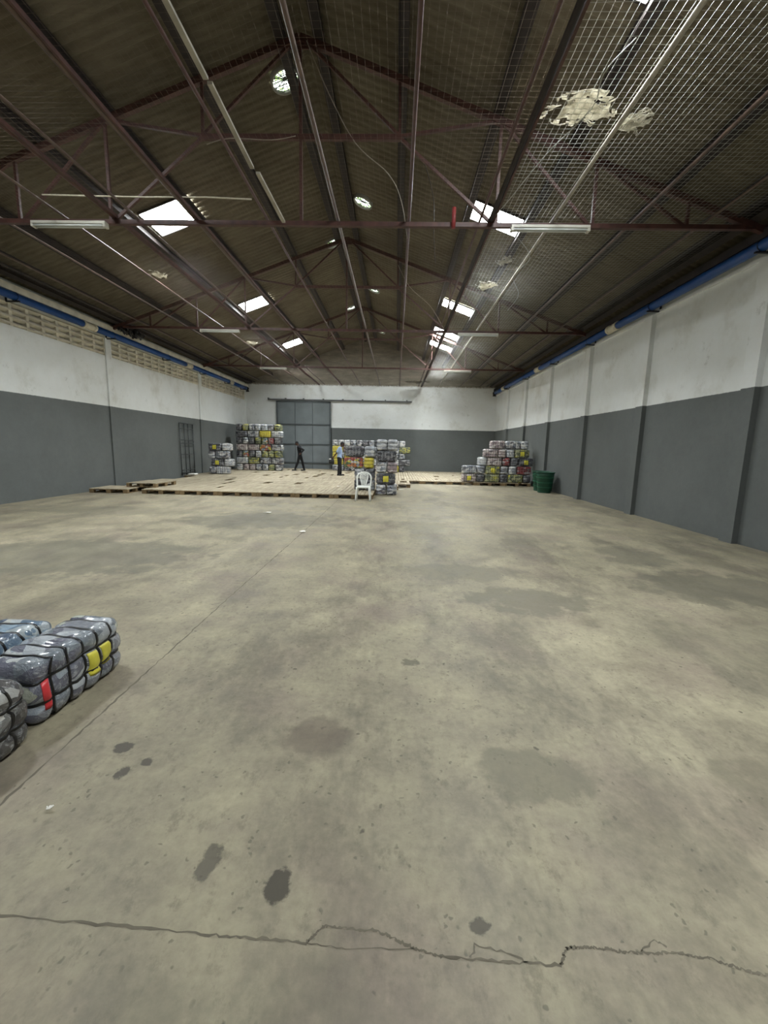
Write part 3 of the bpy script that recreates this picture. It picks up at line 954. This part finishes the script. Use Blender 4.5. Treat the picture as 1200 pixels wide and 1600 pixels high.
while y + PD / 2 < YB - 0.1:
    if row == 0:
        xs0, n = -8.42 + 0, 6
        x_start = -0.68 - PW / 2 - 0.01
        n = 6
    else:
        x_start = -0.68 - PW / 2 - (0.0)
        n = 7
    if y - PD / 2 > 15.2: x_start, n = 0.12 - PW / 2, 8
    if y - PD / 2 > 16.4: x_start, n = 0.62 - PW / 2, 8
    right = y - PD / 2 > 18.3
    if right: x_start, n = 6.08 - PW / 2, 13
    for c in range(n):
        x = x_start - c * (PW + 0.012)
        if x - PW / 2 < XL + 0.05:
            continue
        variant = rp.choice([0, 0, 0, 0, 1, 2, 3])
        edge = row == 0 or (c == 0 and not right) or (right and row == 6 and c < 6)
        lab = 'weathered pallet in the platform, %s row back from the front edge, %s from the right' % (ORD[row], ORD[c])
        pallet(x, y + rp.uniform(-.006, .006), 0, edge, variant, lab, rz=rp.uniform(-.004, .004))
    row += 1
    y += PD + 0.012
pallet(-8.98, 13.25, 0, True, 0, 'single low wooden pallet on the floor by the left wall, left of the stacked pallet', 'loose pallets at the left of the platform', 0.02)
pallet(-8.28, 13.97, PH + .002, True, 0, 'wooden pallet stacked on top of the platform near the left wall', 'loose pallets at the left of the platform', PI / 2 - 0.03)

# ---------------------------------------------------------------- clothing bales
BW, BL, BH = 0.355, 0.66, 0.37
LOOPS_A = [-0.66, -0.33, 0.0, 0.33, 0.66]
LOOPS_Z = [-0.34, 0.34]
def bale_surf(p, seed, wob=0.012, out=0.0, raw=False, pa=0.085):
    n = 6.0
    r = (abs(p.x) ** n + abs(p.y) ** n + abs(p.z) ** n) ** (1 / n)
    q = p / r
    pin = 1.0
    for c in LOOPS_A:
        pin -= pa * math.exp(-((q.y - c) / 0.06) ** 2)
    pz = 1.0
    for c in LOOPS_Z:
        pz -= 0.095 * math.exp(-((q.z - c) / 0.11) ** 2)
    v = Vector((q.x * BW / 2 * pin * pz, q.y * BL / 2 * (0.3 + 0.7 * pz), q.z * BH / 2 * pin))
    if not raw:
        nn = Vector((noise.noise(v * 9 + Vector((seed, 0, 0))), noise.noise(v * 9 + Vector((0, seed, 4))), noise.noise(v * 9 + Vector((3, 0, seed)))))
        v += nn * wob
    if out:
        v += Vector((q.x, q.y * .6, q.z)).normalized() * out
    return v
def cube_grid(bm, nx, ny, nz, fn):
    cache = {}
    def V(i, j, k):
        if (i, j, k) not in cache:
            cache[i, j, k] = bm.verts.new(fn(Vector((i / nx * 2 - 1, j / ny * 2 - 1, k / nz * 2 - 1))))
        return cache[i, j, k]
    for i in range(nx):
        for j in range(ny):
            for k in (0, nz):
                bm.faces.new((V(i, j, k), V(i + 1, j, k), V(i + 1, j + 1, k), V(i, j + 1, k))).smooth = True
    for i in range(nx):
        for k in range(nz):
            for j in (0, ny):
                bm.faces.new((V(i, j, k), V(i + 1, j, k), V(i + 1, j, k + 1), V(i, j, k + 1))).smooth = True
    for j in range(ny):
        for k in range(nz):
            for i in (0, nx):
                bm.faces.new((V(i, j, k), V(i, j + 1, k), V(i, j + 1, k + 1), V(i, j, k + 1))).smooth = True
def square_loop(n):
    """points round the square [-1,1]^2"""
    out = []
    for k in range(n):
        t = 4 * k / n
        s, f = int(t), t - int(t)
        a = f * 2 - 1
        out.append([(a, -1), (1, a), (-a, 1), (-1, -a)][s])
    return out
def strap_mesh(kind, c, seed, wd, hi, out):
    wob, pa = (0.013, 0.085) if hi else (0.010, 0.05)
    mb = MB()
    pts = []
    for a, b in square_loop(72 if hi else 24):
        p = Vector((a, c, b)) if kind == 'loop' else Vector((a, b, c))
        pts.append(p)
    rings = []
    ax = Vector((0, 1, 0)) if kind == 'loop' else Vector((0, 0, 1))
    for p in pts:
        v = bale_surf(p, seed, wob, out, pa=pa)
        i = bale_surf(p, seed, wob, out - 0.007, pa=pa)
        rings.append([v + ax * wd / 2, v - ax * wd / 2, i - ax * wd / 2, i + ax * wd / 2])
    rings.append(rings[0])
    mb.loft(rings[:-1] + [rings[0]], cap=False)
    return mb
def make_bale(seed, hi, mat):
    o = empty('clothing_bale')
    mb = MB()
    if hi:
        cube_grid(mb.bm, 16, 44, 20, lambda p: bale_surf(p, seed, 0.013))
    else:
        cube_grid(mb.bm, 6, 18, 9, lambda p: bale_surf(p, seed, 0.010, pa=0.05))
    body = mb.build('wrapped_bundle', mat, o)
    body.location = (0, 0, BH / 2)
    wd = 0.015 if hi else 0.012
    for c in LOOPS_A:
        s = strap_mesh('loop', c, seed, wd, hi, 0.006).build('strap', M['strap'], o)
        s.location = (0, 0, BH / 2)
    for c in LOOPS_Z:
        s = strap_mesh('long', c, seed, wd, hi, 0.008).build('strap', M['strap'], o)
        s.location = (0, 0, BH / 2)
    return o
def make_label(o, y0, y1, z0, z1, mat, side=1, seed=1.0, out=0.012, name='label', wob=0.013, pa=0.085):
    mb = MB()
    n = 8
    rings = []
    for i in range(n + 1):
        yy = y0 + (y1 - y0) * i / n
        R = []
        for j in range(n + 1):
            R.append(bale_surf(Vector((side, yy, z0 + (z1 - z0) * j / n)), seed, wob, out, pa=pa))
        for j in range(n, -1, -1):
            R.append(bale_surf(Vector((side, yy, z0 + (z1 - z0) * j / n)), seed, wob, out - 0.004, pa=pa))
        rings.append(R)
    mb.loft(rings)
    s = mb.build(name, mat, o)
    s.location = (0, 0, BH / 2)
    return s
protoB = [make_bale(s * 3.7 + 1, False, BM['grey']) for s in range(4)]
for p in protoB:
    for ch in p.children:
        if ch.name.startswith('wrapped_bundle'):
            ch.material_slots[0].link = 'OBJECT'
            ch.material_slots[0].material = BM['grey']
protoB_used = [False] * 4
rb = random.Random(3)
ylab_mesh = None
def bale(x, y, z, long_side, pal, label, group, hasl=False, jit=0.006):
    i = rb.randrange(4)
    if not protoB_used[i]:
        o = protoB[i]
        protoB_used[i] = True
    else:
        o = copy_tree(protoB[i])
        for ch in list(o.children):
            if ch.name.startswith('label'):
                bpy.data.objects.remove(ch)
    o.location = (x + rb.uniform(-jit, jit), y + rb.uniform(-.02, .02), z)
    o.rotation_euler = (0, 0, (PI / 2 if long_side else 0) + rb.uniform(-.03, .03) + (PI if rb.random() < .5 else 0))
    for ch in o.children:
        if ch.name.startswith('wrapped_bundle'):
            ch.material_slots[0].material = BM[pal]
    if hasl:
        # yellow tag on the face turned to the camera
        want = -1 if math.cos(o.rotation_euler.z - PI / 2) > 0 else 1
        sd = None
        o.rotation_euler = (0, 0, -PI / 2 if long_side else 0)
        global ylab_mesh
        make_label(o, -0.28, 0.28, -0.55, 0.5, M['ylabel'], 1, (i * 3.7 + 1), 0.006, wob=0.010, pa=0.05)['label'] = 'yellow paper label'
    tag(o, label, 'bale', group)
    return o
HPOS = {0: 'bottom row'}
def stack(x0, yf, z0, rows, where, group, rev=False):
    """rows: list of rows bottom-up; each a list of (type, palette[, labelled]); type L long side to camera, E end to camera"""
    nr = len(rows)
    for r, rw in enumerate(rows):
        x = x0 + (rw[0] if isinstance(rw[0], float) else 0)
        items = [t for t in rw if not isinstance(t, float)]
        rowname = 'bottom row' if r == 0 else ('top row' if r == nr - 1 else ORD[r] + ' row up')
        for c, it in enumerate(items):
            t, pal = it[0], it[1]
            lab = len(it) > 2
            wdt = BL + 0.015 if t == 'L' else BW + 0.012
            yc = yf + (BW / 2 if t == 'L' else BL / 2)
            name = '%s%s clothing bale, %s from left, %s, %s' % ('yellow-labelled ' if lab else '', BCOL[pal], ORD[c], rowname, where)
            bale(x + wdt / 2, yc, z0 + r * (BH + 0.004), t == 'L', pal, name, group, lab)
            x += wdt
PZ = PH
rs = random.Random(21)
def pick(pool): return rs.choice(pool)
# big stack in the left far corner
poolA = ['grey', 'dark', 'pale', 'greenish', 'grey', 'dark', 'pinkish', 'grey']
rowsA = []
for r in range(7):
    if r % 2 == 0:
        rowsA.append([('E', pick(poolA)) for _ in range(7)])
    else:
        rowsA.append([('L', pick(poolA)) for _ in range(4)])
rowsA[5][2] = ('L', 'yellow'); rowsA[4][4] = ('E', 'mixed'); rowsA[4][3] = ('E', 'greenish'); rowsA[3][2] = ('L', 'mixed'); rowsA[4][5] = ('E', 'red')
rowsA[2][1] = ('E', 'mixed'); rowsA[6][1] = ('E', 'greenish'); rowsA[6][6] = ('E', 'greenish'); rowsA[2][6] = ('E', 'greenish')
stack(-9.12, 23.75, PZ, rowsA, 'stack left of door', 'bales stacked in the far left corner')
# small stack by the left wall
rowsB = [[('E', 'grey'), ('L', 'pale')], [0.1, ('L', 'dark', 1), ('E', 'pale')], [('E', 'grey'), ('L', 'grey')], [('L', 'dark', 1), ('E', 'pale')]]
stack(-9.15, 20.2, PZ, rowsB, 'small left wall stack', 'bales in the small stack by the left wall')
# wide stack right of the door
poolC = ['grey', 'grey', 'pale', 'dark', 'pale', 'pinkish']
rowsC = []
for r in range(5):
    if r % 2 == 0:
        rowsC.append([('E', pick(poolC)) for _ in range(12)])
    else:
        rowsC.append([('L', pick(poolC)) for _ in range(7)])
for c in (0, 2):
    rowsC[2][c] = ('E', 'yellow')
rowsC[3][0] = ('L', 'yellow'); rowsC[3][1] = ('L', 'red'); rowsC[1][0] = ('L', 'yellow'); rowsC[0][10] = ('E', 'yellow'); rowsC[3][6] = ('L', 'greenish')
rowsC[4] = [('E', p) for p in ('grey', 'pale', 'pale', 'grey', 'grey', 'dark', 'grey', 'dark', 'dark', 'dark', 'pale', 'pale')]
stack(-3.85, 25.3, PZ, rowsC, 'stack right of door', 'bales in the wide stack right of the door')
# stack on the floor behind the white chair
rowsD = [[('E', 'grey'), ('E', 'grey')], [('L', 'dark', 1)], [('E', 'grey'), ('E', 'pinkish')], [0.02, ('L', 'dark')], [('E', 'pale'), ('E', 'pale')]]
stack(-0.66, 14.0, 0.0, rowsD, 'column right of chair', 'bales in the column beside the white chair')
rowsD2 = [[0.0, ('E', 'dark'), ('E', 'grey')], [0.0, ('E', 'grey'), ('E', 'dark')], [-0.36, ('L', 'mixed'), ('E', 'yellow')], [-0.33, ('L', 'dark'), ('E', 'pale')]]
stack(-1.41, 14.1, PZ, rowsD2, 'stack behind chair', 'bales in the stepped stack behind the white chair')
# stack right, on the platform near the basket
rowsE = [[0.0, ('L', 'pinkish', 1), ('E', 'dark'), ('L', 'greenish'), ('E', 'dark'), ('L', 'greenish'), ('E', 'dark'),],
         [0.0, ('L', 'grey'), ('E', 'grey'), ('L', 'greenish', 1), ('E', 'grey'), ('E', 'pale'), ('L', 'red')],
         [0.74, ('E', 'pale'), ('L', 'pinkish'), ('E', 'red'), ('E', 'dark'), ('L', 'dark', 1)],
         [0.90, ('L', 'pinkish'), ('E', 'pinkish'), ('E', 'pale'), ('L', 'greenish', 1)],
         [1.20, ('L', 'pinkish'), ('L', 'grey'), ('E', 'pale')]]
stack(3.0, 18.95, PZ, rowsE, 'stack beside baskets', 'bales in the stepped stack near the green baskets')
# three bales in the foreground, high detail
def front_bale(x, y, rz, seed, mat, label, sc=(1, 1, 1)):
    o = make_bale(seed, True, mat)
    o.location = (x, y, 0.0)
    o.rotation_euler = (0, 0, rz)
    o.scale = sc
    tag(o, label, 'bale', 'bales on the floor in the left foreground')
    return o
f1 = front_bale(-2.10, 2.42, -0.02, 5.5, BM['front'], 'nearest full-length clothing bale with two yellow labels and a red patch, left foreground', (0.98, 1.14, 1.06))
make_label(f1, 0.05, 0.28, -0.52, 0.26, M['ylabel'], 1, 5.5, 0.004)['label'] = 'yellow paper label'
make_label(f1, 0.38, 0.60, -0.42, 0.28, M['ylabel'], 1, 5.5, 0.004)['label'] = 'yellow paper label'
make_label(f1, -0.92, -0.72, -0.58, 0.30, M['rlabel'], 1, 5.5, 0.003, 'cloth_patch')['label'] = 'red printed cloth patch'
f2 = front_bale(-2.52, 2.33, 0.0, 9.2, BM['blue'], 'pale blue clothing bale behind the yellow-labelled one, left foreground', (1.0, 1.14, 1.06))
f3 = front_bale(-2.09, 1.68, -0.05, 2.2, BM['clear'], 'silver-grey plastic-wrapped bale cut by the left frame edge, nearest the camera', (1.0, 1.0, 1.02))

# ---------------------------------------------------------------- white plastic chair (faces the camera)
def make_chair():
    o = empty('plastic_chair', (-0.955, 12.53, 0.0), 0.0)
    o.scale = (0.94, 0.94, 0.96)
    mt = M['chair']
    # seat
    mb = MB()
    mb.loft([[(-.20, -.20, .40), (.20, -.20, .40), (.19, .20, .385), (-.19, .20, .385)], [(-.225, -.215, .425), (.225, -.215, .425), (.205, .21, .415), (-.205, .21, .415)],
             [(-.22, -.21, .44), (.22, -.21, .44), (.20, .205, .43), (-.20, .205, .43)]])
    mb.build('seat', mt, o, bevel=0.006)
    # back hoop
    def hoop(t):
        # t 0..1 from the left foot of the hoop over the top to the right foot
        a = PI * t
        x = -math.cos(a) * (0.235 if True else 0)
        if t < 0.22:
            u = t / 0.22
            return Vector((-0.215 - 0.015 * u, 0.20 + 0.03 * u, 0.43 + 0.24 * u))
        if t > 0.78:
            u = (1 - t) / 0.22
            return Vector((0.215 + 0.015 * u, 0.20 + 0.03 * u, 0.43 + 0.24 * u))
        a = PI * (t - 0.22) / 0.56
        return Vector((-0.23 * math.cos(a), 0.23 + 0.06 * math.sin(a), 0.67 + 0.20 * math.sin(a) ** 0.8))
    mb = MB()
    rings = []
    n = 36
    for k in range(n + 1):
        t = k / n
        p = hoop(t)
        d = (hoop(min(1, t + .01)) - hoop(max(0, t - .01))).normalized()
        sd = d.cross(Vector((0, 1, 0))).normalized()
        f = Vector((0, 1, 0))
        rings.append([p + sd * .026 - f * .010, p + sd * .026 + f * .010, p - sd * .026 + f * .010, p - sd * .026 - f * .010])
    mb.loft(rings)
    back = mb.build('backrest', mt, o)
    mb = MB()
    # splat: two side rails, curved, and a diagonal lattice
    L = [(-0.055, .41 + .03), (-0.085, .55), (-0.125, .68), (-0.13, .78), (-0.09, .85)]
    yb = lambda z: 0.20 + (z - .43) * 0.17
    def w_at(z):
        for (x0, z0), (x1, z1) in zip(L[:-1], L[1:]):
            if z0 <= z <= z1:
                return abs(x0 + (x1 - x0) * (z - z0) / (z1 - z0))
        return 0.09
    for s in (-1, 1):
        pts = [(s * w_at(z), yb(z), z) for z in (0.44, .5, .56, .62, .68, .73, .78, .82, .85)]
        for a, b in zip(pts[:-1], pts[1:]):
            mb.bar(a, b, 0.022, 0.012, (0, 1, 0))
    zz = 0.44
    while zz < 0.84:
        z2 = min(zz + 0.14, 0.86)
        wa, wb = w_at(zz), w_at(z2)
        mb.bar((-wa, yb(zz), zz), (wb, yb(z2), z2), 0.013, 0.010, (0, 1, 0))
        mb.bar((wa, yb(zz), zz), (-wb, yb(z2), z2), 0.013, 0.010, (0, 1, 0))
        zz += 0.045
    mb.bar((-.2, yb(.445), .445), (.2, yb(.445), .445), 0.03, 0.014, (0, 1, 0))
    mb.build('lattice_splat', mt, back)
    for sx in (-1, 1):
        for sy in (-1, 1):
            mb = MB()
            rings = []
            for k in range(6):
                u = k / 5
                z = 0.425 * (1 - u)
                cx, cy = sx * (0.195 + 0.035 * u), (sy * (0.185 + 0.035 * u))
                a, b = 0.030 - 0.008 * u, 0.028 - 0.008 * u
                rings.append([(cx - a, cy - b, z), (cx + a, cy - b, z), (cx + a, cy + b, z), (cx - a, cy + b, z)])
            mb.loft(rings)
            mb.build('leg', mt, o)
    tag(o, 'white plastic lattice-back chair standing in front of the pallet platform', 'chair')
make_chair()

# ---------------------------------------------------------------- green baskets
def make_basket(label, x, y, rz):
    o = empty('plastic_basket', (x, y, 0), rz)
    n = 48
    r0, r1, h = 0.235, 0.335, 0.78
    rad = lambda z: r0 + (r1 - r0) * z / h
    c = lambda r, z: [(r * math.cos(2 * PI * k / n), r * math.sin(2 * PI * k / n), z) for k in range(n)]
    mb = MB()
    zs = [0.0, 0.10, 0.22, 0.25, 0.42, 0.45, 0.60, 0.63, 0.78]
    outer = [c(rad(z) + (0.006 if i % 2 else 0), z) for i, z in enumerate(zs)]
    inner = [c(rad(z) - 0.010, max(z, 0.012)) for z in reversed(zs)]
    mb.loft(outer + inner, cap=False)
    mb.bm.faces.new([mb.bm.verts.new(p) for p in c(r0, 0.001)])
    mb.bm.faces.new([mb.bm.verts.new(p) for p in c(r0 - 0.01, 0.013)])
    body = mb.build('basket_body', M['green'], o)
    mb = MB()
    for zc in (0.20, 0.38, 0.57):
        for k in range(n):
            a0, a1 = 2 * PI * k / n, 2 * PI * (k + 1) / n
            za, zb = (zc, zc + 0.035) if k % 2 else (zc + 0.035, zc)
            ra_, rb_ = rad(za) + .011, rad(zb) + .011
            mb.bar((ra_ * math.cos(a0), ra_ * math.sin(a0), za), (rb_ * math.cos(a1), rb_ * math.sin(a1), zb), 0.010, 0.008, (math.cos(a0), math.sin(a0), 0))
    mb.build('zigzag_band', M['lgreen'], body)
    MB().tube(c(r1 + 0.008, h), 0.018, 8, closed=True).build('rim', M['green'], o)
    MB().tube(c(r0 + 0.006, 0.02), 0.014, 8, closed=True).build('foot_ring', M['green'], o)
    tag(o, label, 'basket', 'green plastic baskets by the right wall')
make_basket('green plastic basket standing at the right wall beside the pallets, nearer one', 5.80, 16.33, 1.57)
make_basket('green plastic basket half hidden behind the nearer one, touching the right wall', 5.89, 17.07, 1.57)

# ---------------------------------------------------------------- people
def capsule(bm, a, b, ra, rb_, n=14):
    a, b = Vector(a), Vector(b)
    d = b - a
    L = d.length
    if L < 1e-6:
        return
    d.normalize()
    u = Vector((0, 0, 1)) if abs(d.z) < 0.9 else Vector((1, 0, 0))
    s = d.cross(u).normalized()
    t = s.cross(d)
    rings = []
    for k in range(5):
        an = PI / 2 * k / 4
        rings.append((a - d * ra * math.cos(an), max(ra * math.sin(an), 1e-4)))
    for k in range(1, 5):
        an = PI / 2 * k / 4
        if k == 1:
            rings.append((b, rb_))
        rings.append((b + d * rb_ * math.sin(an), max(rb_ * math.cos(an), 1e-4)))
    R = [[bm.verts.new(p + (s * math.cos(2 * PI * i / n) + t * math.sin(2 * PI * i / n)) * r) for i in range(n)] for p, r in rings]
    for k in range(len(R) - 1):
        for i in range(n):
            bm.faces.new((R[k][i], R[k][(i + 1) % n], R[k + 1][(i + 1) % n], R[k + 1][i]))
    bm.faces.new(list(reversed(R[0])))
    bm.faces.new(R[-1])
def ellipsoid(bm, c, r, rotm=None, n=16):
    m = Matrix.Translation(c) @ (rotm.to_4x4() if rotm else Matrix.Identity(4)) @ Matrix.Diagonal((r[0], r[1], r[2], 1))
    bmesh.ops.create_uvsphere(bm, u_segments=n, v_segments=n, radius=1, matrix=m)
def remesh(bm, name, mat, parent, vox, smooth_it=2):
    bmesh.ops.recalc_face_normals(bm, faces=bm.faces[:])
    me = bpy.data.meshes.new(name)
    bm.to_mesh(me); bm.free()
    o = bpy.data.objects.new(name, me)
    C.objects.link(o)
    md = o.modifiers.new('r', 'REMESH')
    md.mode = 'VOXEL'; md.voxel_size = vox; md.use_smooth_shade = True
    ms = o.modifiers.new('s', 'SMOOTH')
    ms.factor = 0.5; ms.iterations = smooth_it
    dg = bpy.context.evaluated_depsgraph_get()
    me2 = bpy.data.meshes.new_from_object(o.evaluated_get(dg))
    me2.name = name
    o.modifiers.clear()
    o.data = me2
    me2.materials.clear()
    me2.materials.append(mat)
    for p in me2.polygons:
        p.use_smooth = True
    if parent:
        o.parent = parent
    return o
def hand(bm, wrist, dirv, palm_n, curl):
    d = Vector(dirv).normalized()
    nrm = Vector(palm_n).normalized()
    sd = d.cross(nrm).normalized()
    w_ = Vector(wrist)
    for k in range(4):
        off = sd * (k - 1.5) * 0.019
        capsule(bm, w_ + off * 0.5, w_ + off + d * 0.085, 0.017, 0.013, 8)
        ln = [0.070, 0.080, 0.075, 0.058][k]
        p = w_ + off + d * 0.085
        dd = d
        for j in range(3):
            dd = (dd + nrm * curl * 0.55).normalized()
            q = p + dd * ln / 2.4
            capsule(bm, p, q, 0.0095 - .001 * j, 0.0085 - .001 * j, 8)
            p = q
    p = w_ + sd * -0.022 + d * 0.025
    q = p - sd * 0.030 + d * 0.030 + nrm * 0.012
    capsule(bm, p, q, 0.013, 0.011, 8)
    capsule(bm, q, q + d * 0.030 + nrm * 0.012, 0.011, 0.008, 8)
def person(name_label, root, J, shirt, hairm, long_sleeve):
    """J: joints in local space; the figure faces the direction J['face']"""
    o = bpy.data.objects.new('person', None)
    bm = bmesh.new()
    f = Vector(J['face']).normalized()
    up = Vector((0, 0, 1))
    side = up.cross(f).normalized()     # person's left
    hd = Vector(J['head'])
    hu = Vector(J.get('head_up', (0, 0, 1))).normalized()
    hf = (f - hu * f.dot(hu)).normalized()
    hs = hu.cross(hf)
    R3 = Matrix((hs, hf, hu)).transposed()
    neck, chest, waist, pelvis = (Vector(J[k]) for k in ('neck', 'chest', 'waist', 'pelvis'))
    capsule(bm, neck, hd - hu * 0.05, 0.056, 0.052)
    ellipsoid(bm, hd + hu * 0.02, (0.074, 0.094, 0.102), R3)
    ellipsoid(bm, hd + hf * 0.035 - hu * 0.055, (0.050, 0.052, 0.050), R3)            # jaw
    capsule(bm, hd + hf * 0.088 + hu * 0.012, hd + hf * 0.108 - hu * 0.022, 0.009, 0.014, 8)     # nose
    capsule(bm, hd + hf * 0.084 - hu * 0.055 - hs * 0.018, hd + hf * 0.084 - hu * 0.055 + hs * 0.018, 0.009, 0.009, 8)   # lips
    for s in (-1, 1):
        ellipsoid(bm, hd + hs * s * 0.075 - hf * 0.005 + hu * 0.0, (0.012, 0.022, 0.032), R3, 10)
        ellipsoid(bm, hd + hf * 0.082 + hs * s * 0.030 + hu * 0.018, (0.016, 0.010, 0.010), R3, 10)
    def torso(bm_, e):
        for s in (-1, 1):
            sh = Vector(J['shL' if s > 0 else 'shR'])
            capsule(bm_, neck - up * 0.02, sh, 0.055 + e, 0.058 + e)
            capsule(bm_, sh, chest + side * s * 0.07, 0.060 + e, 0.10 + e)
            capsule(bm_, chest + side * s * 0.065, waist + side * s * 0.05, 0.105 + e, 0.092 + e)
            capsule(bm_, waist + side * s * 0.05, pelvis + side * s * 0.065, 0.092 + e, 0.102 + e)
        capsule(bm_, chest, pelvis, 0.11 + e, 0.10 + e)
    def arm(bm_, s, e, upto):
        k = 'L' if s > 0 else 'R'
        sh, el, wr_ = Vector(J['sh' + k]), Vector(J['el' + k]), Vector(J['wr' + k])
        if upto == 'short':
            capsule(bm_, sh, sh + (el - sh) * 0.72, 0.056 + e, 0.052 + e)
        else:
            capsule(bm_, sh, el, 0.050 + e, 0.040 + e)
            capsule(bm_, el, el + (wr_ - el) * (1.0 if upto == 'wrist' else .9), 0.040 + e, 0.029 + e)
    def leg(bm_, s, e, upto=1.0):
        k = 'L' if s > 0 else 'R'
        hp = pelvis + side * s * 0.085 - up * 0.03
        kn, an = Vector(J['kn' + k]), Vector(J['an' + k])
        capsule(bm_, hp, kn, 0.088 + e, 0.056 + e)
        mid = kn + (an - kn) * 0.3
        capsule(bm_, kn, mid, 0.055 + e, 0.056 + e)
        capsule(bm_, mid, kn + (an - kn) * upto, 0.056 + e, 0.038 + e * 1.6)
    def foot(bm_, s, e):
        k = 'L' if s > 0 else 'R'
        an = Vector(J['an' + k])
        heel = Vector((an.x, an.y, J.get('lift' + k, 0) + 0.035)) - f * 0.04
        toe = heel + f * 0.20 + Vector((0, 0, J.get('toe' + k, 0) - 0.004))
        capsule(bm_, an, heel, 0.040 + e, 0.036 + e)
        capsule(bm_, heel, toe, 0.036 + e, 0.030 + e)
        capsule(bm_, heel + side * .012, toe + side * .016, 0.032 + e, 0.026 + e)
    torso(bm, 0)
    for s in (-1, 1):
        arm(bm, s, 0, 'wrist'); leg(bm, s, 0); foot(bm, s, -0.004)
        k = 'L' if s > 0 else 'R'
        hand(bm, J['wr' + k], J['hd' + k], J['pn' + k], J.get('curl' + k, 0.5))
    body = remesh(bm, 'person', M['skin'], None, 0.0075)
    body.location = root
    # clothing
    bm = bmesh.new()
    torso(bm, 0.014)
    for s in (-1, 1):
        arm(bm, s, 0.012, 'wrist_' if long_sleeve else 'short')
    capsule(bm, pelvis - side * .06, pelvis + side * .06, 0.115, 0.115)
    remesh(bm, 'shirt', shirt, body, 0.012, 3)
    bm = bmesh.new()
    for s in (-1, 1):
        leg(bm, s, 0.014, 0.97)
        capsule(bm, waist + (pelvis - waist) * .6 + side * s * .05, pelvis + side * s * 0.065 - up * .03, 0.10, 0.112)
    remesh(bm, 'trousers', M['trouser'], body, 0.012, 3)
    for s in (-1, 1):
        bm = bmesh.new()
        foot(bm, s, 0.008)
        remesh(bm, 'shoe', M['shoe'], body, 0.008, 1)
    bm = bmesh.new()
    ellipsoid(bm, hd + hu * 0.038 - hf * 0.014, (0.081, 0.098, 0.096), R3)
    remesh(bm, 'hair', hairm, body, 0.008, 1)
    tag(body, name_label, 'person')
    return body
# man walking left in front of the door, bent a little, hand on hip; local origin = floor under the pelvis
J1 = dict(face=(-1, -0.05, 0), head=(-0.17, 0, 1.57), head_up=(-0.35, 0, 1), neck=(-0.08, 0, 1.42), chest=(-0.03, 0, 1.24), waist=(0.0, 0, 1.06), pelvis=(0.0, 0, 0.93),
          shL=(-0.06, -0.17, 1.38), shR=(-0.02, 0.17, 1.38), elL=(0.27, -0.20, 1.22), wrL=(0.11, -0.20, 1.03), hdL=(-0.5, 0.1, -0.5), pnL=(-0.3, 0.9, 0), curlL=0.3,
          elR=(-0.06, 0.24, 1.10), wrR=(-0.10, 0.22, 0.86), hdR=(-0.2, 0, -1), pnR=(0, -1, 0), curlR=.4,
          knL=(-0.10, -0.09, 0.50), anL=(-0.27, -0.08, 0.10), knR=(0.13, 0.09, 0.51), anR=(0.22, 0.09, 0.10), liftR=0.0)
person('person in dark clothes walking left past the grey door, hand on hip', (-5.62, 24.5, PZ), J1, M['dkshirt'], M['hair'], True)
# man standing, facing right, light blue shirt, one hand back holding a dark bag
J2 = dict(face=(1, -0.1, 0), head=(0.12, 0, 1.56), head_up=(0.25, 0, 1), neck=(0.04, 0, 1.41), chest=(0.0, 0, 1.23), waist=(-0.02, 0, 1.06), pelvis=(-0.02, 0, 0.93),
          shL=(0.0, 0.17, 1.38), shR=(0.0, -0.17, 1.38), elR=(-0.14, -0.20, 1.12), wrR=(-0.30, -0.18, 0.93), hdR=(-0.6, 0, -0.7), pnR=(0.3, 0.9, 0), curlR=.8,
          elL=(0.02, 0.24, 1.11), wrL=(0.14, 0.22, 0.90), hdL=(0.3, 0, -1), pnL=(0, -1, 0), curlL=.5,
          knL=(0.02, 0.09, 0.50), anL=(0.03, 0.09, 0.10), knR=(-0.02, -0.09, 0.50), anR=(-0.05, -0.09, 0.10))
person('person in a pale blue shirt and black trousers standing beside the bales, holding a bag', (-2.83, 21.2, PZ), J2, M['blshirt'], M['hair'], False)
bg = empty('carry_bag', (-3.22, 21.02, PZ + 0.56))
mb = MB()
mb.loft([[(-.12, -.05, 0), (.12, -.05, 0), (.12, .05, 0), (-.12, .05, 0)], [(-.14, -.07, .14), (.14, -.07, .14), (.14, .07, .14), (-.14, .07, .14)], [(-.11, -.03, .28), (.11, -.03, .28), (.11, .03, .28), (-.11, .03, .28)]])
mb.build('bag_body', M['bag'], bg, bevel=0.02)
MB().tube([(-.07, 0, .27), (-.04, 0, .34), (0.02, 0, .36), (.07, 0, .33), (.08, 0, .27)], 0.009, 6).build('handle', M['bag'], bg)
MB().box(-.12, -.02, -.075, .03, .245, .285).build('paper_flap', M['paper'], bg, bevel=0.01)
tag(bg, 'black bag with a white top held behind the person in the blue shirt', 'bag')

# ---------------------------------------------------------------- litter
def litter(x, y, r, seed, label, z=0.002, mat='paper'):
    scrap(x, y, r, r * 0.7, seed, label, z + 0.012, 'paper_scrap', mat, 0.02)
litter(-3.0, 9.67, 0.10, 1.1, 'white paper scrap on the concrete left of the joint line, before the platform')
litter(-1.70, 7.58, 0.07, 2.1, 'white paper scrap lying on the lengthwise floor joint')
litter(-1.47, 1.56, 0.016, 3.1, 'tiny white scrap on the floor at the lower left')
litter(-2.05, 15.2, 0.12, 4.1, 'pale scrap on the pallets left of the white chair', PZ + 0.002)
litter(0.25, 15.9, 0.13, 5.1, 'crumpled pale scrap on the floor right of the bale column')
litter(-1.6, 16.8, 0.12, 6.1, 'pale paper scrap on the pallets behind the white chair', PZ + 0.002)
